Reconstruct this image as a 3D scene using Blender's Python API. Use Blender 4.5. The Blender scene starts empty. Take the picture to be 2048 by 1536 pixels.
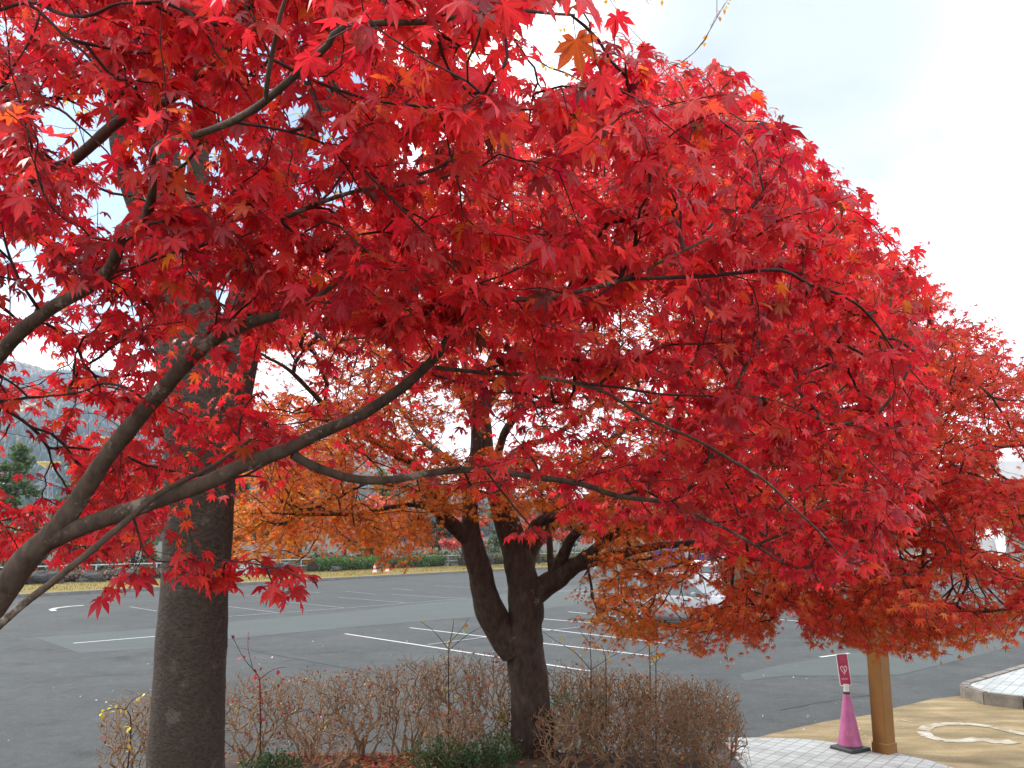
import bpy, bmesh, math, random
import numpy as np
from mathutils import Vector, Matrix, noise as mnoise

R = math.radians
rng = np.random.default_rng(11)
random.seed(5)
sc = bpy.context.scene
col = sc.collection

# ------------------------------------------------------------------ camera
W, H, FPX = 2048.0, 1536.0, 1690.0
PITCH = R(10.3)
CAM = np.array([0.0, 0.0, 2.6])
cam_d = bpy.data.cameras.new('camera')
cam = bpy.data.objects.new('camera', cam_d)
col.objects.link(cam)
cam.location = CAM
cam.rotation_euler = (R(90) + PITCH, 0, 0)
cam_d.sensor_width = 36.0
cam_d.lens = FPX / W * 36.0
cam_d.clip_start = 0.05
cam_d.clip_end = 6000
sc.camera = cam

# ------------------------------------------------------------------ world, sun, exposure
SUN_AZ, SUN_EL = R(-68), R(44)          # azimuth from +Y towards +X
world = bpy.data.worlds.new('World')
sc.world = world
world.use_nodes = True
nt = world.node_tree
nt.nodes.clear()
def N(t, kind, **kw):
    n = t.nodes.new(kind)
    for k, v in kw.items():
        setattr(n, k, v)
    return n
out = N(nt, 'ShaderNodeOutputWorld')
bg = N(nt, 'ShaderNodeBackground')
bg.inputs['Strength'].default_value = 0.1
sky = N(nt, 'ShaderNodeTexSky', sky_type='NISHITA')
sky.sun_disc = False
sky.sun_elevation = SUN_EL
sky.sun_rotation = SUN_AZ
sky.dust_density = 1.2
tcw = N(nt, 'ShaderNodeTexCoord')
mp = N(nt, 'ShaderNodeMapping')
mp.inputs['Scale'].default_value = (1.0, 1.0, 2.2)
mp.inputs['Location'].default_value = (0.35, 0.1, 0.0)
nz = N(nt, 'ShaderNodeTexNoise')
nz.inputs['Scale'].default_value = 1.9
nz.inputs['Detail'].default_value = 6
nz.inputs['Roughness'].default_value = 0.55
def dirlobe(px, py, c0, c1):
    d = np.array([(px - W / 2) / FPX, math.cos(PITCH) - (H / 2 - py) / FPX * math.sin(PITCH), math.sin(PITCH) + (H / 2 - py) / FPX * math.cos(PITCH)])
    d /= np.linalg.norm(d)
    dot = N(nt, 'ShaderNodeVectorMath', operation='DOT_PRODUCT')
    nt.links.new(tcw.outputs['Generated'], dot.inputs[0])
    dot.inputs[1].default_value = d
    mr = N(nt, 'ShaderNodeMapRange', interpolation_type='SMOOTHSTEP')
    mr.inputs['From Min'].default_value = math.cos(c0)
    mr.inputs['From Max'].default_value = math.cos(c1)
    nt.links.new(dot.outputs['Value'], mr.inputs['Value'])
    return mr.outputs['Result']
def M2(t, op, a, b, clamp=False):
    m = N(t, 'ShaderNodeMath', operation=op, use_clamp=clamp)
    for i, v in enumerate((a, b)):
        if isinstance(v, (int, float)):
            m.inputs[i].default_value = v
        else:
            t.links.new(v, m.inputs[i])
    return m.outputs[0]
nt.links.new(tcw.outputs['Generated'], mp.inputs['Vector'])
nt.links.new(mp.outputs['Vector'], nz.inputs['Vector'])
gapA = dirlobe(230, 290, R(17), R(1))       # break of blue low in the west
gapB = dirlobe(620, 260, R(7), R(1.5))
gapC = dirlobe(1580, 70, R(16), R(4))      # thin grey-blue stretch of cloud
gaps = M2(nt, 'ADD', M2(nt, 'MULTIPLY', gapA, 0.62), M2(nt, 'MULTIPLY', gapB, 0.5))
cov = M2(nt, 'SUBTRACT', M2(nt, 'ADD', nz.outputs['Fac'], 0.28), gaps)
cr = N(nt, 'ShaderNodeMapRange', interpolation_type='SMOOTHSTEP')
cr.inputs['From Min'].default_value = 0.36
cr.inputs['From Max'].default_value = 0.72
nt.links.new(cov, cr.inputs['Value'])
mixs = N(nt, 'ShaderNodeMix', data_type='RGBA')
nt.links.new(cr.outputs['Result'], mixs.inputs['Factor'])
nt.links.new(sky.outputs['Color'], mixs.inputs['A'])
mixs.inputs['B'].default_value = (10.6, 10.8, 11.4, 1)
grey = N(nt, 'ShaderNodeMix', data_type='RGBA')
nt.links.new(M2(nt, 'MULTIPLY', gapC, M2(nt, 'ADD', M2(nt, 'MULTIPLY', nz.outputs['Fac'], 0.75), 0.5, True)), grey.inputs['Factor'])
nt.links.new(mixs.outputs['Result'], grey.inputs['A'])
grey.inputs['B'].default_value = (2.3, 2.75, 3.05, 1)
nt.links.new(grey.outputs['Result'], bg.inputs['Color'])
nt.links.new(bg.outputs['Background'], out.inputs['Surface'])

sun_d = bpy.data.lights.new('sun', 'SUN')
sun_d.energy = 2.0
sun_d.angle = R(10)
sun_d.color = (1.0, 0.95, 0.88)
sun = bpy.data.objects.new('sun', sun_d)
col.objects.link(sun)
sdir = Vector((math.sin(SUN_AZ) * math.cos(SUN_EL), math.cos(SUN_AZ) * math.cos(SUN_EL), math.sin(SUN_EL)))
sun.rotation_euler = sdir.to_track_quat('Z', 'Y').to_euler()
sun.location = (0, 0, 30)

sc.view_settings.view_transform = 'Standard'
sc.view_settings.look = 'None'
sc.view_settings.gamma = 1
sc.view_settings.exposure = 1.15
sc.render.film_transparent = False
sc.cycles.max_bounces = 8
sc.cycles.diffuse_bounces = 5
sc.cycles.glossy_bounces = 3
sc.cycles.transmission_bounces = 6
sc.cycles.use_denoising = True

# ------------------------------------------------------------------ photo geometry: pixel + depth -> world
FWD = np.array([0, math.cos(PITCH), math.sin(PITCH)])
UPV = np.array([0, -math.sin(PITCH), math.cos(PITCH)])
RGT = np.array([1.0, 0, 0])
def P(px, py, d):
    px, py, d = np.asarray(px, float), np.asarray(py, float), np.asarray(d, float)
    v = FWD + ((px - W / 2) / FPX)[..., None] * RGT + ((H / 2 - py) / FPX)[..., None] * UPV
    return CAM + d[..., None] * v
def proj(p):
    q = p - CAM
    d = q @ FWD
    return W / 2 + FPX * (q @ RGT) / d, H / 2 - FPX * (q @ UPV) / d, d
def G(px, py, z=0.0):
    v = P(px, py, 1.0) - CAM
    t = (z - CAM[2]) / v[2]
    return CAM + t * v

# ------------------------------------------------------------------ object helpers
def tag(o, label=None, cat=None, group=None, kind=None):
    if label: o['label'] = label
    if cat: o['category'] = cat
    if group: o['group'] = group
    if kind: o['kind'] = kind
    return o
def empty(name, loc, label, cat, group=None, rz=0.0):
    o = bpy.data.objects.new(name, None)
    col.objects.link(o)
    o.location = loc
    o.rotation_euler = (0, 0, rz)
    o.empty_display_size = 0.2
    return tag(o, label, cat, group)
def link_mesh(name, me, mat, parent=None, world_space=True):
    o = bpy.data.objects.new(name, me)
    col.objects.link(o)
    if mat is not None:
        me.materials.append(mat)
    if parent is not None:
        o.parent = parent
        if world_space:
            bpy.context.view_layer.update()
            o.matrix_parent_inverse = parent.matrix_world.inverted()
    return o
def np_mesh(name, verts, tris, mat, parent=None, colors=None, smooth=False, world_space=True, quads=None):
    me = bpy.data.meshes.new(name)
    verts = np.asarray(verts, np.float32).reshape(-1, 3)
    loops, tot = [], []
    if tris is not None and len(tris):
        t = np.asarray(tris, np.int32).reshape(-1, 3)
        loops.append(t.ravel()); tot.append(np.full(len(t), 3, np.int32))
    if quads is not None and len(quads):
        q = np.asarray(quads, np.int32).reshape(-1, 4)
        loops.append(q.ravel()); tot.append(np.full(len(q), 4, np.int32))
    loops = np.concatenate(loops); tot = np.concatenate(tot)
    start = np.concatenate([[0], np.cumsum(tot)[:-1]]).astype(np.int32)
    me.vertices.add(len(verts)); me.vertices.foreach_set('co', verts.ravel())
    me.loops.add(len(loops)); me.loops.foreach_set('vertex_index', loops)
    me.polygons.add(len(tot)); me.polygons.foreach_set('loop_start', start)
    me.polygons.foreach_set('loop_total', tot)
    if smooth:
        me.polygons.foreach_set('use_smooth', np.ones(len(tot), bool))
    me.update(calc_edges=True)
    if colors is not None:
        a = me.color_attributes.new('tint', 'FLOAT_COLOR', 'POINT')
        a.data.foreach_set('color', np.asarray(colors, np.float32).ravel())
    return link_mesh(name, me, mat, parent, world_space)
def bm_obj(name, bm, mat, parent=None, world_space=False, smooth=False):
    me = bpy.data.meshes.new(name)
    bmesh.ops.recalc_face_normals(bm, faces=bm.faces[:])
    if smooth:
        for f in bm.faces: f.smooth = True
    bm.to_mesh(me); bm.free()
    return link_mesh(name, me, mat, parent, world_space)
def add_box(bm, c, s, rz=0.0, bevel=0.0, taper=1.0):
    m = Matrix.Translation(c) @ Matrix.Rotation(rz, 4, 'Z') @ Matrix.Diagonal((s[0], s[1], s[2], 1))
    r = bmesh.ops.create_cube(bm, size=1.0)
    for v in r['verts']:
        if taper != 1.0 and v.co.z > 0:
            v.co.x *= taper; v.co.y *= taper
    bmesh.ops.transform(bm, matrix=m, verts=r['verts'])
    if bevel > 0:
        es = list({e for v in r['verts'] for e in v.link_edges})
        bmesh.ops.bevel(bm, geom=es, offset=bevel, segments=2, affect='EDGES', profile=0.5)
def add_tube(bm, a, b, r0, r1=None, n=8, caps=True):
    r1 = r0 if r1 is None else r1
    a, b = Vector(a), Vector(b)
    d = b - a
    m = Matrix.Translation((a + b) / 2) @ d.to_track_quat('Z', 'Y').to_matrix().to_4x4()
    bmesh.ops.create_cone(bm, cap_ends=caps, segments=n, radius1=r0, radius2=r1, depth=d.length, matrix=m)
def add_prism(bm, pts, z0, z1, bottom=False):
    lo = [bm.verts.new((p[0], p[1], z0)) for p in pts]
    hi = [bm.verts.new((p[0], p[1], z1)) for p in pts]
    n = len(pts)
    bm.faces.new(hi)
    if bottom: bm.faces.new(lo[::-1])
    for i in range(n):
        bm.faces.new((lo[i], lo[(i + 1) % n], hi[(i + 1) % n], hi[i]))
def add_sheet(bm, pts, z):
    bm.faces.new([bm.verts.new((p[0], p[1], z)) for p in pts])
def dup(root, loc, rz, label, scale=None):
    r = root.copy(); col.objects.link(r)
    r.location = loc; r.rotation_euler = (0, 0, rz)
    if scale: r.scale = scale
    r['label'] = label
    for ch in list(root.children):
        c = ch.copy(); col.objects.link(c); c.parent = r
        for g in ch.children:
            d = g.copy(); col.objects.link(d); d.parent = c
    return r

# ------------------------------------------------------------------ materials
def new_mat(name):
    m = bpy.data.materials.new(name)
    m.use_nodes = True
    t = m.node_tree
    return m, t, t.nodes['Principled BSDF']
def noise_node(t, scale, detail=4, rough=0.55, coord='Object', vscale=None):
    tc = N(t, 'ShaderNodeTexCoord')
    src = tc.outputs[coord]
    if vscale:
        mpn = N(t, 'ShaderNodeMapping')
        mpn.inputs['Scale'].default_value = vscale
        t.links.new(src, mpn.inputs['Vector']); src = mpn.outputs['Vector']
    n = N(t, 'ShaderNodeTexNoise')
    n.inputs['Scale'].default_value = scale
    n.inputs['Detail'].default_value = detail
    n.inputs['Roughness'].default_value = rough
    t.links.new(src, n.inputs['Vector'])
    return n.outputs['Fac']
def ramp(t, fac, stops):
    r = N(t, 'ShaderNodeValToRGB')
    e = r.color_ramp.elements
    while len(e) < len(stops): e.new(0.5)
    for i, (p, c) in enumerate(stops):
        e[i].position = p
        e[i].color = (c[0], c[1], c[2], 1)
    t.links.new(fac, r.inputs['Fac'])
    return r.outputs['Color']
def mixc(t, f, a, b, mode='MIX'):
    m = N(t, 'ShaderNodeMix', data_type='RGBA', blend_type=mode)
    for s, v in (('Factor', f), ('A', a), ('B', b)):
        if isinstance(v, (int, float)): m.inputs[s].default_value = v
        elif isinstance(v, tuple): m.inputs[s].default_value = (v[0], v[1], v[2], 1)
        else: t.links.new(v, m.inputs[s])
    return m.outputs['Result']
def bump(t, bs, h, strength, dist):
    b = N(t, 'ShaderNodeBump')
    b.inputs['Strength'].default_value = strength
    b.inputs['Distance'].default_value = dist
    t.links.new(h, b.inputs['Height'])
    t.links.new(b.outputs['Normal'], bs.inputs['Normal'])
def simple(name, c0, c1, scale=8, rough=0.6, metal=0.0, bmp=0.0, bdist=0.01, spec=0.5, coord='Object', vscale=None):
    m, t, bs = new_mat(name)
    n = noise_node(t, scale, 5, 0.6, coord, vscale)
    t.links.new(ramp(t, n, [(0.3, c0), (0.7, c1)]), bs.inputs['Base Color'])
    bs.inputs['Roughness'].default_value = rough
    bs.inputs['Metallic'].default_value = metal
    bs.inputs['Specular IOR Level'].default_value = spec
    if bmp: bump(t, bs, n, bmp, bdist)
    return m
def leaf_mat(name, trans=0.5, vein=(1.35, 1.3, 1.3), spec=0.35, rough=0.45):
    m, t, bs = new_mat(name)
    at = N(t, 'ShaderNodeAttribute', attribute_name='tint')
    mr = N(t, 'ShaderNodeMapRange', interpolation_type='SMOOTHSTEP')
    mr.inputs['From Min'].default_value = 0.86
    mr.inputs['From Max'].default_value = 0.99
    t.links.new(at.outputs['Alpha'], mr.inputs['Value'])
    c = mixc(t, mr.outputs['Result'], at.outputs['Color'], mixc(t, 1.0, at.outputs['Color'], vein, 'MULTIPLY'))
    blot = noise_node(t, 38, 5, 0.65)
    c = mixc(t, 1.0, c, ramp(t, blot, [(0.28, (0.45, 0.5, 0.5)), (0.40, (0.92, 0.9, 0.9)), (0.72, (1.1, 1.25, 1.1))]), 'MULTIPLY')
    t.links.new(c, bs.inputs['Base Color'])
    bs.inputs['Roughness'].default_value = rough
    bs.inputs['Specular IOR Level'].default_value = spec
    tr = N(t, 'ShaderNodeBsdfTranslucent')
    t.links.new(mixc(t, 1.0, c, (1.22, 1.12, 1.08), 'MULTIPLY'), tr.inputs['Color'])
    mx = N(t, 'ShaderNodeMixShader')
    mx.inputs['Fac'].default_value = trans
    t.links.new(bs.outputs['BSDF'], mx.inputs[1])
    t.links.new(tr.outputs['BSDF'], mx.inputs[2])
    t.links.new(mx.outputs['Shader'], t.nodes['Material Output'].inputs['Surface'])
    return m
def bark_mat(name, dark, mid, pale, scale, bstr=0.6, bdist=0.01, patch=0.62, vscale=(1, 1, 0.5)):
    m, t, bs = new_mat(name)
    n1 = noise_node(t, scale, 8, 0.65, 'Object', vscale)
    n2 = noise_node(t, scale * 0.22, 4, 0.6)
    n3 = noise_node(t, scale * 3.1, 3, 0.5)
    base = ramp(t, n1, [(0.32, dark), (0.68, mid)])
    pm = N(t, 'ShaderNodeMapRange', interpolation_type='SMOOTHSTEP')
    pm.inputs['From Min'].default_value = patch
    pm.inputs['From Max'].default_value = patch + 0.1
    t.links.new(M2(t, 'ADD', M2(t, 'MULTIPLY', n2, 0.75), M2(t, 'MULTIPLY', n3, 0.3)), pm.inputs['Value'])
    c = mixc(t, pm.outputs['Result'], base, pale)
    t.links.new(c, bs.inputs['Base Color'])
    bs.inputs['Roughness'].default_value = 0.85
    bs.inputs['Specular IOR Level'].default_value = 0.25
    bump(t, bs, M2(t, 'ADD', n1, M2(t, 'MULTIPLY', n3, 0.4)), bstr, bdist)
    return m

MAT = {}
MAT['leaf_red'] = leaf_mat('red_maple_leaf', 0.61, spec=0.5, rough=0.4)
MAT['leaf_orange'] = leaf_mat('orange_maple_leaf', 0.63)
MAT['leaf_small'] = leaf_mat('small_leaf', 0.4)
MAT['leaf_far'] = leaf_mat('far_leaf', 0.3)
MAT['leaf_dry'] = leaf_mat('dry_leaf', 0.12, spec=0.2, rough=0.7)
MAT['bark_fore'] = bark_mat('smooth_maple_bark', (0.045, 0.031, 0.022), (0.115, 0.085, 0.06), (0.23, 0.2, 0.155), 34, 0.5, 0.006, 0.585)
MAT['bark_maple'] = bark_mat('dark_maple_bark', (0.028, 0.018, 0.012), (0.085, 0.058, 0.042), (0.2, 0.18, 0.15), 16, 0.7, 0.015, 0.64)
MAT['bark_big'] = bark_mat('grey_tree_bark', (0.034, 0.025, 0.018), (0.088, 0.067, 0.050), (0.125, 0.102, 0.08), 26, 1.0, 0.02, 0.60, (1, 1, 1.6))
MAT['twig'] = bark_mat('twig_bark', (0.03, 0.014, 0.012), (0.075, 0.04, 0.035), (0.11, 0.085, 0.07), 60, 0.2, 0.002, 0.68)
MAT['shrub_twig'] = bark_mat('bare_shrub_twig', (0.17, 0.105, 0.060), (0.37, 0.25, 0.15), (0.46, 0.34, 0.23), 40, 0.3, 0.003, 0.6)

# ------------------------------------------------------------------ leaf geometry (numpy batches)
def palmate(seed, detail=True, droop=0.3, sin_r=0.325):
    r = np.random.default_rng(seed)
    ang = np.radians([-122, -80, -39, 0, 39, 80, 122]) + r.normal(0, 0.05, 7)
    L = np.array([0.4, 0.72, 0.92, 1.0, 0.92, 0.72, 0.4]) * r.normal(1, 0.06, 7)
    sa = np.concatenate([[ang[0] - 0.5], (ang[1:] + ang[:-1]) / 2, [ang[-1] + 0.5]])
    sr = np.concatenate([[0.14], sin_r + 0.06 * r.random(6), [0.14]])
    pt = lambda a, rad: np.stack([np.sin(a) * rad, np.cos(a) * rad, np.zeros_like(a)], -1)
    tip, sin = pt(ang, L), pt(sa, sr)
    if detail:
        wd = 0.150 + 0.03 * r.random(7)
        ax = pt(ang, np.ones(7)); sd = np.stack([np.cos(ang), -np.sin(ang), np.zeros(7)], -1)
        bl = ax * (0.60 * L)[:, None] - sd * (wd * np.sqrt(L))[:, None]
        br = ax * (0.60 * L)[:, None] + sd * (wd * np.sqrt(L))[:, None]
        mid = pt(ang, 0.6 * L)
        V = np.concatenate([[[0, 0, 0]], tip, mid, bl, br, sin])
        rib = np.concatenate([[1], np.ones(7), np.ones(7), np.zeros(7), np.zeros(7), np.zeros(8)])
        F = []
        for i in range(7):
            t_, m_, l_, r_, s0, s1 = 1 + i, 8 + i, 15 + i, 22 + i, 29 + i, 30 + i
            F += [(0, m_, l_), (0, l_, s0), (0, r_, m_), (0, s1, r_), (l_, m_, t_), (m_, r_, t_)]
    else:
        V = np.concatenate([[[0, 0, 0]], tip, sin])
        rib = np.concatenate([[0.5], np.zeros(15)])
        F = []
        for i in range(7):
            F += [(0, 9 + i, 8 + i), (8 + i, 9 + i, 1 + i)]
    V = V.copy()
    rad = np.hypot(V[:, 0], V[:, 1])
    k = droop * r.uniform(0.5, 1.4)
    th = np.arctan2(V[:, 0], V[:, 1])
    V[:, 2] -= k * rad ** 2 * (1 + 0.35 * np.sin(th * 2 + r.uniform(0, 6)))
    V[:, 2] += 0.10 * r.normal(0, 1) * V[:, 0] * V[:, 1] + 0.07 * np.sin(5 * th + r.uniform(0, 6)) * rad
    if detail:
        V[15:29, 2] += 0.035                     # blade rises from the midribs
    V[:, 0] *= 1 - 0.25 * k
    V[:, 1] *= 1 - 0.15 * k
    return V, np.array(F), rib
def crumpled(seed):
    V, F, rib = palmate(seed, True, 0.5)
    r = np.random.default_rng(seed)
    rad = np.hypot(V[:, 0], V[:, 1]); th = np.arctan2(V[:, 0], V[:, 1])
    a = 2.2 * V[:, 0]
    V[:, 2] = V[:, 2] + 0.45 * np.abs(V[:, 0]) + 0.12 * np.sin(7 * th + seed) * rad
    V[:, 0] = 0.45 * np.sin(a) * 0.6
    return V, F, rib
def ovate(seed, width=0.3):
    r = np.random.default_rng(seed)
    V = np.array([[0, 0, 0], [-width, .4, .06], [0, .45, -.03], [width, .4, .06], [0, 1, -.12 * r.uniform(.3, 1.5)], [-width * .7, .72, .02], [width * .7, .72, .02]], float)
    F = np.array([(0, 2, 1), (0, 3, 2), (1, 2, 5), (2, 4, 5), (2, 3, 6), (2, 6, 4)])
    return V, F, np.array([1, 0, 1, 0, 1, 0, 0.])
def diamond(seed, width=0.35):
    V = np.array([[0, 0, 0], [-width, .5, .08], [0, 1, -.1], [width, .5, .08]], float)
    return V, np.array([(0, 3, 1), (1, 3, 2)]), np.array([.5, 0, 0, 0])
PAL = [palmate(i, True, 0.34) for i in range(10)] + [crumpled(50 + i) for i in range(3)]
PALLO = [palmate(100 + i, False, 0.25, 0.25) for i in range(8)]
OVA = [ovate(i) for i in range(4)]
DIA = [diamond(i) for i in range(2)]
def norm(v):
    return v / np.maximum(np.linalg.norm(v, axis=-1, keepdims=True), 1e-9)
def frames(Y, Zg):
    Y = norm(Y)
    Z = norm(Zg - (Zg * Y).sum(-1, keepdims=True) * Y)
    X = np.cross(Y, Z)
    return np.stack([X, Y, Z], -1)               # columns
def leaf_batch(name, pos, Rm, scale, rgb, variants, which, mat, parent=None, world_space=True):
    VV, FF, CC, off = [], [], [], 0
    for k, (V, F, rib) in enumerate(variants):
        i = np.nonzero(which == k)[0]
        if not len(i): continue
        v = np.einsum('nij,vj->nvi', Rm[i], V) * scale[i][:, None, None] + pos[i][:, None, :]
        n, nv = len(i), len(V)
        VV.append(v.reshape(-1, 3))
        FF.append((F[None] + off + (np.arange(n) * nv)[:, None, None]).reshape(-1, 3))
        c = np.empty((n, nv, 4)); c[..., :3] = rgb[i][:, None, :]; c[..., 3] = rib[None]
        CC.append(c.reshape(-1, 4)); off += n * nv
    return np_mesh(name, np.concatenate(VV), np.concatenate(FF), mat, parent, np.concatenate(CC), world_space=world_space)

# ------------------------------------------------------------------ tubes, growth
def smooth_path(pts, rad, step):
    pts = np.asarray(pts, float); rad = np.asarray(rad, float)
    n = len(pts)
    P_ = np.vstack([2 * pts[0] - pts[1], pts, 2 * pts[-1] - pts[-2]])
    o, ro = [], []
    for i in range(n - 1):
        p0, p1, p2, p3 = P_[i], P_[i + 1], P_[i + 2], P_[i + 3]
        m = max(2, int(np.linalg.norm(p2 - p1) / step))
        for k in range(m):
            t = k / m
            o.append(0.5 * ((2 * p1) + (-p0 + p2) * t + (2 * p0 - 5 * p1 + 4 * p2 - p3) * t * t + (-p0 + 3 * p1 - 3 * p2 + p3) * t ** 3))
            ro.append(rad[i] * (1 - t) + rad[i + 1] * t)
    o.append(pts[-1]); ro.append(rad[-1])
    return np.array(o), np.array(ro)
class Tubes:
    def __init__(s): s.v, s.q, s.t, s.n = [], [], [], 0
    def add(s, pts, rad, sides=6, rough=0.0, freq=6.0, tip=True):
        pts = np.asarray(pts, float); n = len(pts)
        T = norm(np.gradient(pts, axis=0))
        a = np.array([0, 0, 1.0]) if abs(T[0, 2]) < 0.9 else np.array([1.0, 0, 0])
        u = norm(np.cross(T[0], a))
        rings = []
        ph = np.arange(sides) * 2 * np.pi / sides
        for i in range(n):
            u = norm(u - T[i] * (u @ T[i])); w = np.cross(T[i], u)
            r = np.full(sides, rad[i])
            dirs = np.cos(ph)[:, None] * u + np.sin(ph)[:, None] * w
            if rough:
                for k in range(sides):
                    q = pts[i] + dirs[k] * rad[i]
                    r[k] *= 1 + rough * mnoise.noise(Vector(q * freq)) + 0.5 * rough * mnoise.noise(Vector(q * freq * 2.7))
            rings.append(pts[i] + dirs * r[:, None])
        s.v.append(np.concatenate(rings))
        i0 = np.arange(n - 1)[:, None] * sides; k = np.arange(sides)[None]; k1 = (k + 1) % sides
        q = np.stack([i0 + k, i0 + k1, i0 + sides + k1, i0 + sides + k], -1).reshape(-1, 4) + s.n
        s.q.append(q)
        if tip:
            s.v.append((pts[-1] + T[-1] * rad[-1])[None])
            b = s.n + (n - 1) * sides
            kk = np.arange(sides)
            s.t.append(np.stack([b + kk, b + (kk + 1) % sides, np.full(sides, s.n + n * sides)], -1))
            s.n += 1
        s.n += n * sides
    def build(s, name, mat, parent=None, world_space=True):
        return np_mesh(name, np.concatenate(s.v), np.concatenate(s.t) if s.t else None, mat, parent, None, True, world_space, np.concatenate(s.q))
def grow(bpos, bdir, anchors, step=0.05, wob=0.2, dirw=0.55, lift=0.06, rg=None):
    rg = rg or rng
    nb = len(bpos); M = nb + len(anchors) * 60
    pos = np.zeros((M, 3)); dr = np.zeros((M, 3)); par = np.full(M, -1)
    pos[:nb] = bpos; dr[:nb] = bdir; n = nb
    dmin = np.full(len(anchors), 1e9)
    for i in range(0, nb, 400):
        dmin = np.minimum(dmin, np.linalg.norm(anchors[:, None] - bpos[None, i:i + 400], axis=-1).min(1))
    paths = []; order = np.argsort(dmin)
    for a in order:
        d = anchors[a] - pos[:n]
        dist = np.sqrt((d * d).sum(1)) + 1e-6
        cost = dist * (1.4 - dirw * (d * dr[:n]).sum(1) / dist)
        j = int(np.argmin(cost)); L = dist[j]
        m = int(min(58, max(2, round(L / step))))
        if n + m >= M: break
        p0, p2 = pos[j], anchors[a]
        p1 = p0 + (dr[j] * 0.28 + d[j] / L * 0.72) * L * 0.5 + np.array([0, 0, lift * L])
        t = (np.arange(1, m + 1) / m)[:, None]
        q = (1 - t) ** 2 * p0 + 2 * t * (1 - t) * p1 + t * t * p2
        q = q + rg.normal(0, wob * min(step, L / m), (m, 3)) * np.minimum(1, 4 * t * (1.05 - t))
        pos[n:n + m] = q
        dr[n:n + m] = norm(np.diff(np.vstack([p0, q]), axis=0))
        par[n] = j; par[n + 1:n + m] = np.arange(n, n + m - 1)
        paths.append(np.concatenate([[j], np.arange(n, n + m)])); n += m
    load = np.zeros(n)
    for p in paths: load[p[-1]] += 1
    for k in range(n - 1, nb - 1, -1): load[par[k]] += load[k]
    return pos[:n], dr[:n], load, paths, nb, order[:len(paths)]
def twig_tubes(tb, g, rtip, expo=0.45, rmax=0.03, sides=5):
    pos, dr, load, paths, nb, _ = g
    for p in paths:
        ld = load[p].copy(); ld[0] = load[p[1]] if len(p) > 1 else 1
        r = np.minimum(rmax, rtip * np.maximum(ld, 1) ** expo)
        r[-1] *= 0.6
        tb.add(pos[p], r, sides if r[0] > 2.2 * rtip else 3)
def in_poly(x, y, poly):
    poly = np.asarray(poly, float); c = np.zeros(x.shape, bool)
    j = len(poly) - 1
    for i in range(len(poly)):
        xi, yi = poly[i]; xj, yj = poly[j]
        hit = ((yi > y) != (yj > y)) & (x < (xj - xi) * (y - yi) / ((yj - yi) + 1e-12) + xi)
        c ^= hit; j = i
    return c
def in_ell(x, y, e):
    return ((x - e[0]) / e[2]) ** 2 + ((y - e[1]) / e[3]) ** 2 < 1

# ================================================================== GROUND, LOT, PAVEMENTS
KERB = [(-58, -16), (-40, 11.5), (-22, 37.7), (-0.7, 68.6), (14, 86), (58, 125), (120, 168)]
def offset_line(pts, d):
    o = []
    for i, p in enumerate(pts):
        a = np.array(pts[max(0, i - 1)], float); b = np.array(pts[min(len(pts) - 1, i + 1)], float)
        t = (b - a) / np.linalg.norm(b - a)
        o.append((p[0] - t[1] * d, p[1] + t[0] * d))
    return o

# asphalt material: aggregate speckle, broad wear, oil spots
m, t, bs = new_mat('asphalt')
n1 = noise_node(t, 55, 3, 0.7); n2 = noise_node(t, 0.35, 5, 0.6); n3 = noise_node(t, 2.2, 4, 0.6)
c = ramp(t, n1, [(0.3, (0.032, 0.035, 0.0345)), (0.52, (0.055, 0.060, 0.059)), (0.75, (0.12, 0.127, 0.125))])
c = mixc(t, 1.0, c, ramp(t, n2, [(0.32, (0.8, 0.81, 0.83)), (0.68, (1.12, 1.11, 1.1))]), 'MULTIPLY')
c = mixc(t, 1.0, c, ramp(t, n3, [(0.3, (0.86, 0.86, 0.86)), (0.65, (1.06, 1.06, 1.05))]), 'MULTIPLY')
t.links.new(c, bs.inputs['Base Color'])
n4 = noise_node(t, 0.9, 6, 0.7); n5 = noise_node(t, 7, 5, 0.75); n6 = noise_node(t, 0.5, 3, 0.5, 'Object', (0.25, 2.5, 1))
c = mixc(t, 1.0, c, ramp(t, n4, [(0.32, (0.62, 0.62, 0.63)), (0.43, (0.95, 0.95, 0.95)), (0.8, (1.05, 1.05, 1.05))]), 'MULTIPLY')
c = mixc(t, 1.0, c, ramp(t, n5, [(0.28, (0.78, 0.78, 0.79)), (0.5, (1, 1, 1)), (0.74, (1.3, 1.29, 1.26))]), 'MULTIPLY')
c = mixc(t, 1.0, c, ramp(t, n6, [(0.35, (0.97, 0.97, 0.97)), (0.65, (1.02, 1.02, 1.02))]), 'MULTIPLY')
t.links.new(c, bs.inputs['Base Color'])
bs.inputs['Roughness'].default_value = 0.85
bs.inputs['Specular IOR Level'].default_value = 0.22
bump(t, bs, n1, 0.5, 0.01)
MAT['asphalt'] = m
m, t, bs = new_mat('worn_smooth_asphalt')
n1 = noise_node(t, 60, 3, 0.7); n2 = noise_node(t, 0.7, 4, 0.6)
c = ramp(t, n1, [(0.3, (0.045, 0.054, 0.052)), (0.7, (0.072, 0.084, 0.081))])
c = mixc(t, 1.0, c, ramp(t, n2, [(0.3, (0.9, 0.9, 0.9)), (0.7, (1.06, 1.06, 1.06))]), 'MULTIPLY')
t.links.new(c, bs.inputs['Base Color']); bs.inputs['Roughness'].default_value = 0.8
bs.inputs['Specular IOR Level'].default_value = 0.25
MAT['asphalt_band'] = m
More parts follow.
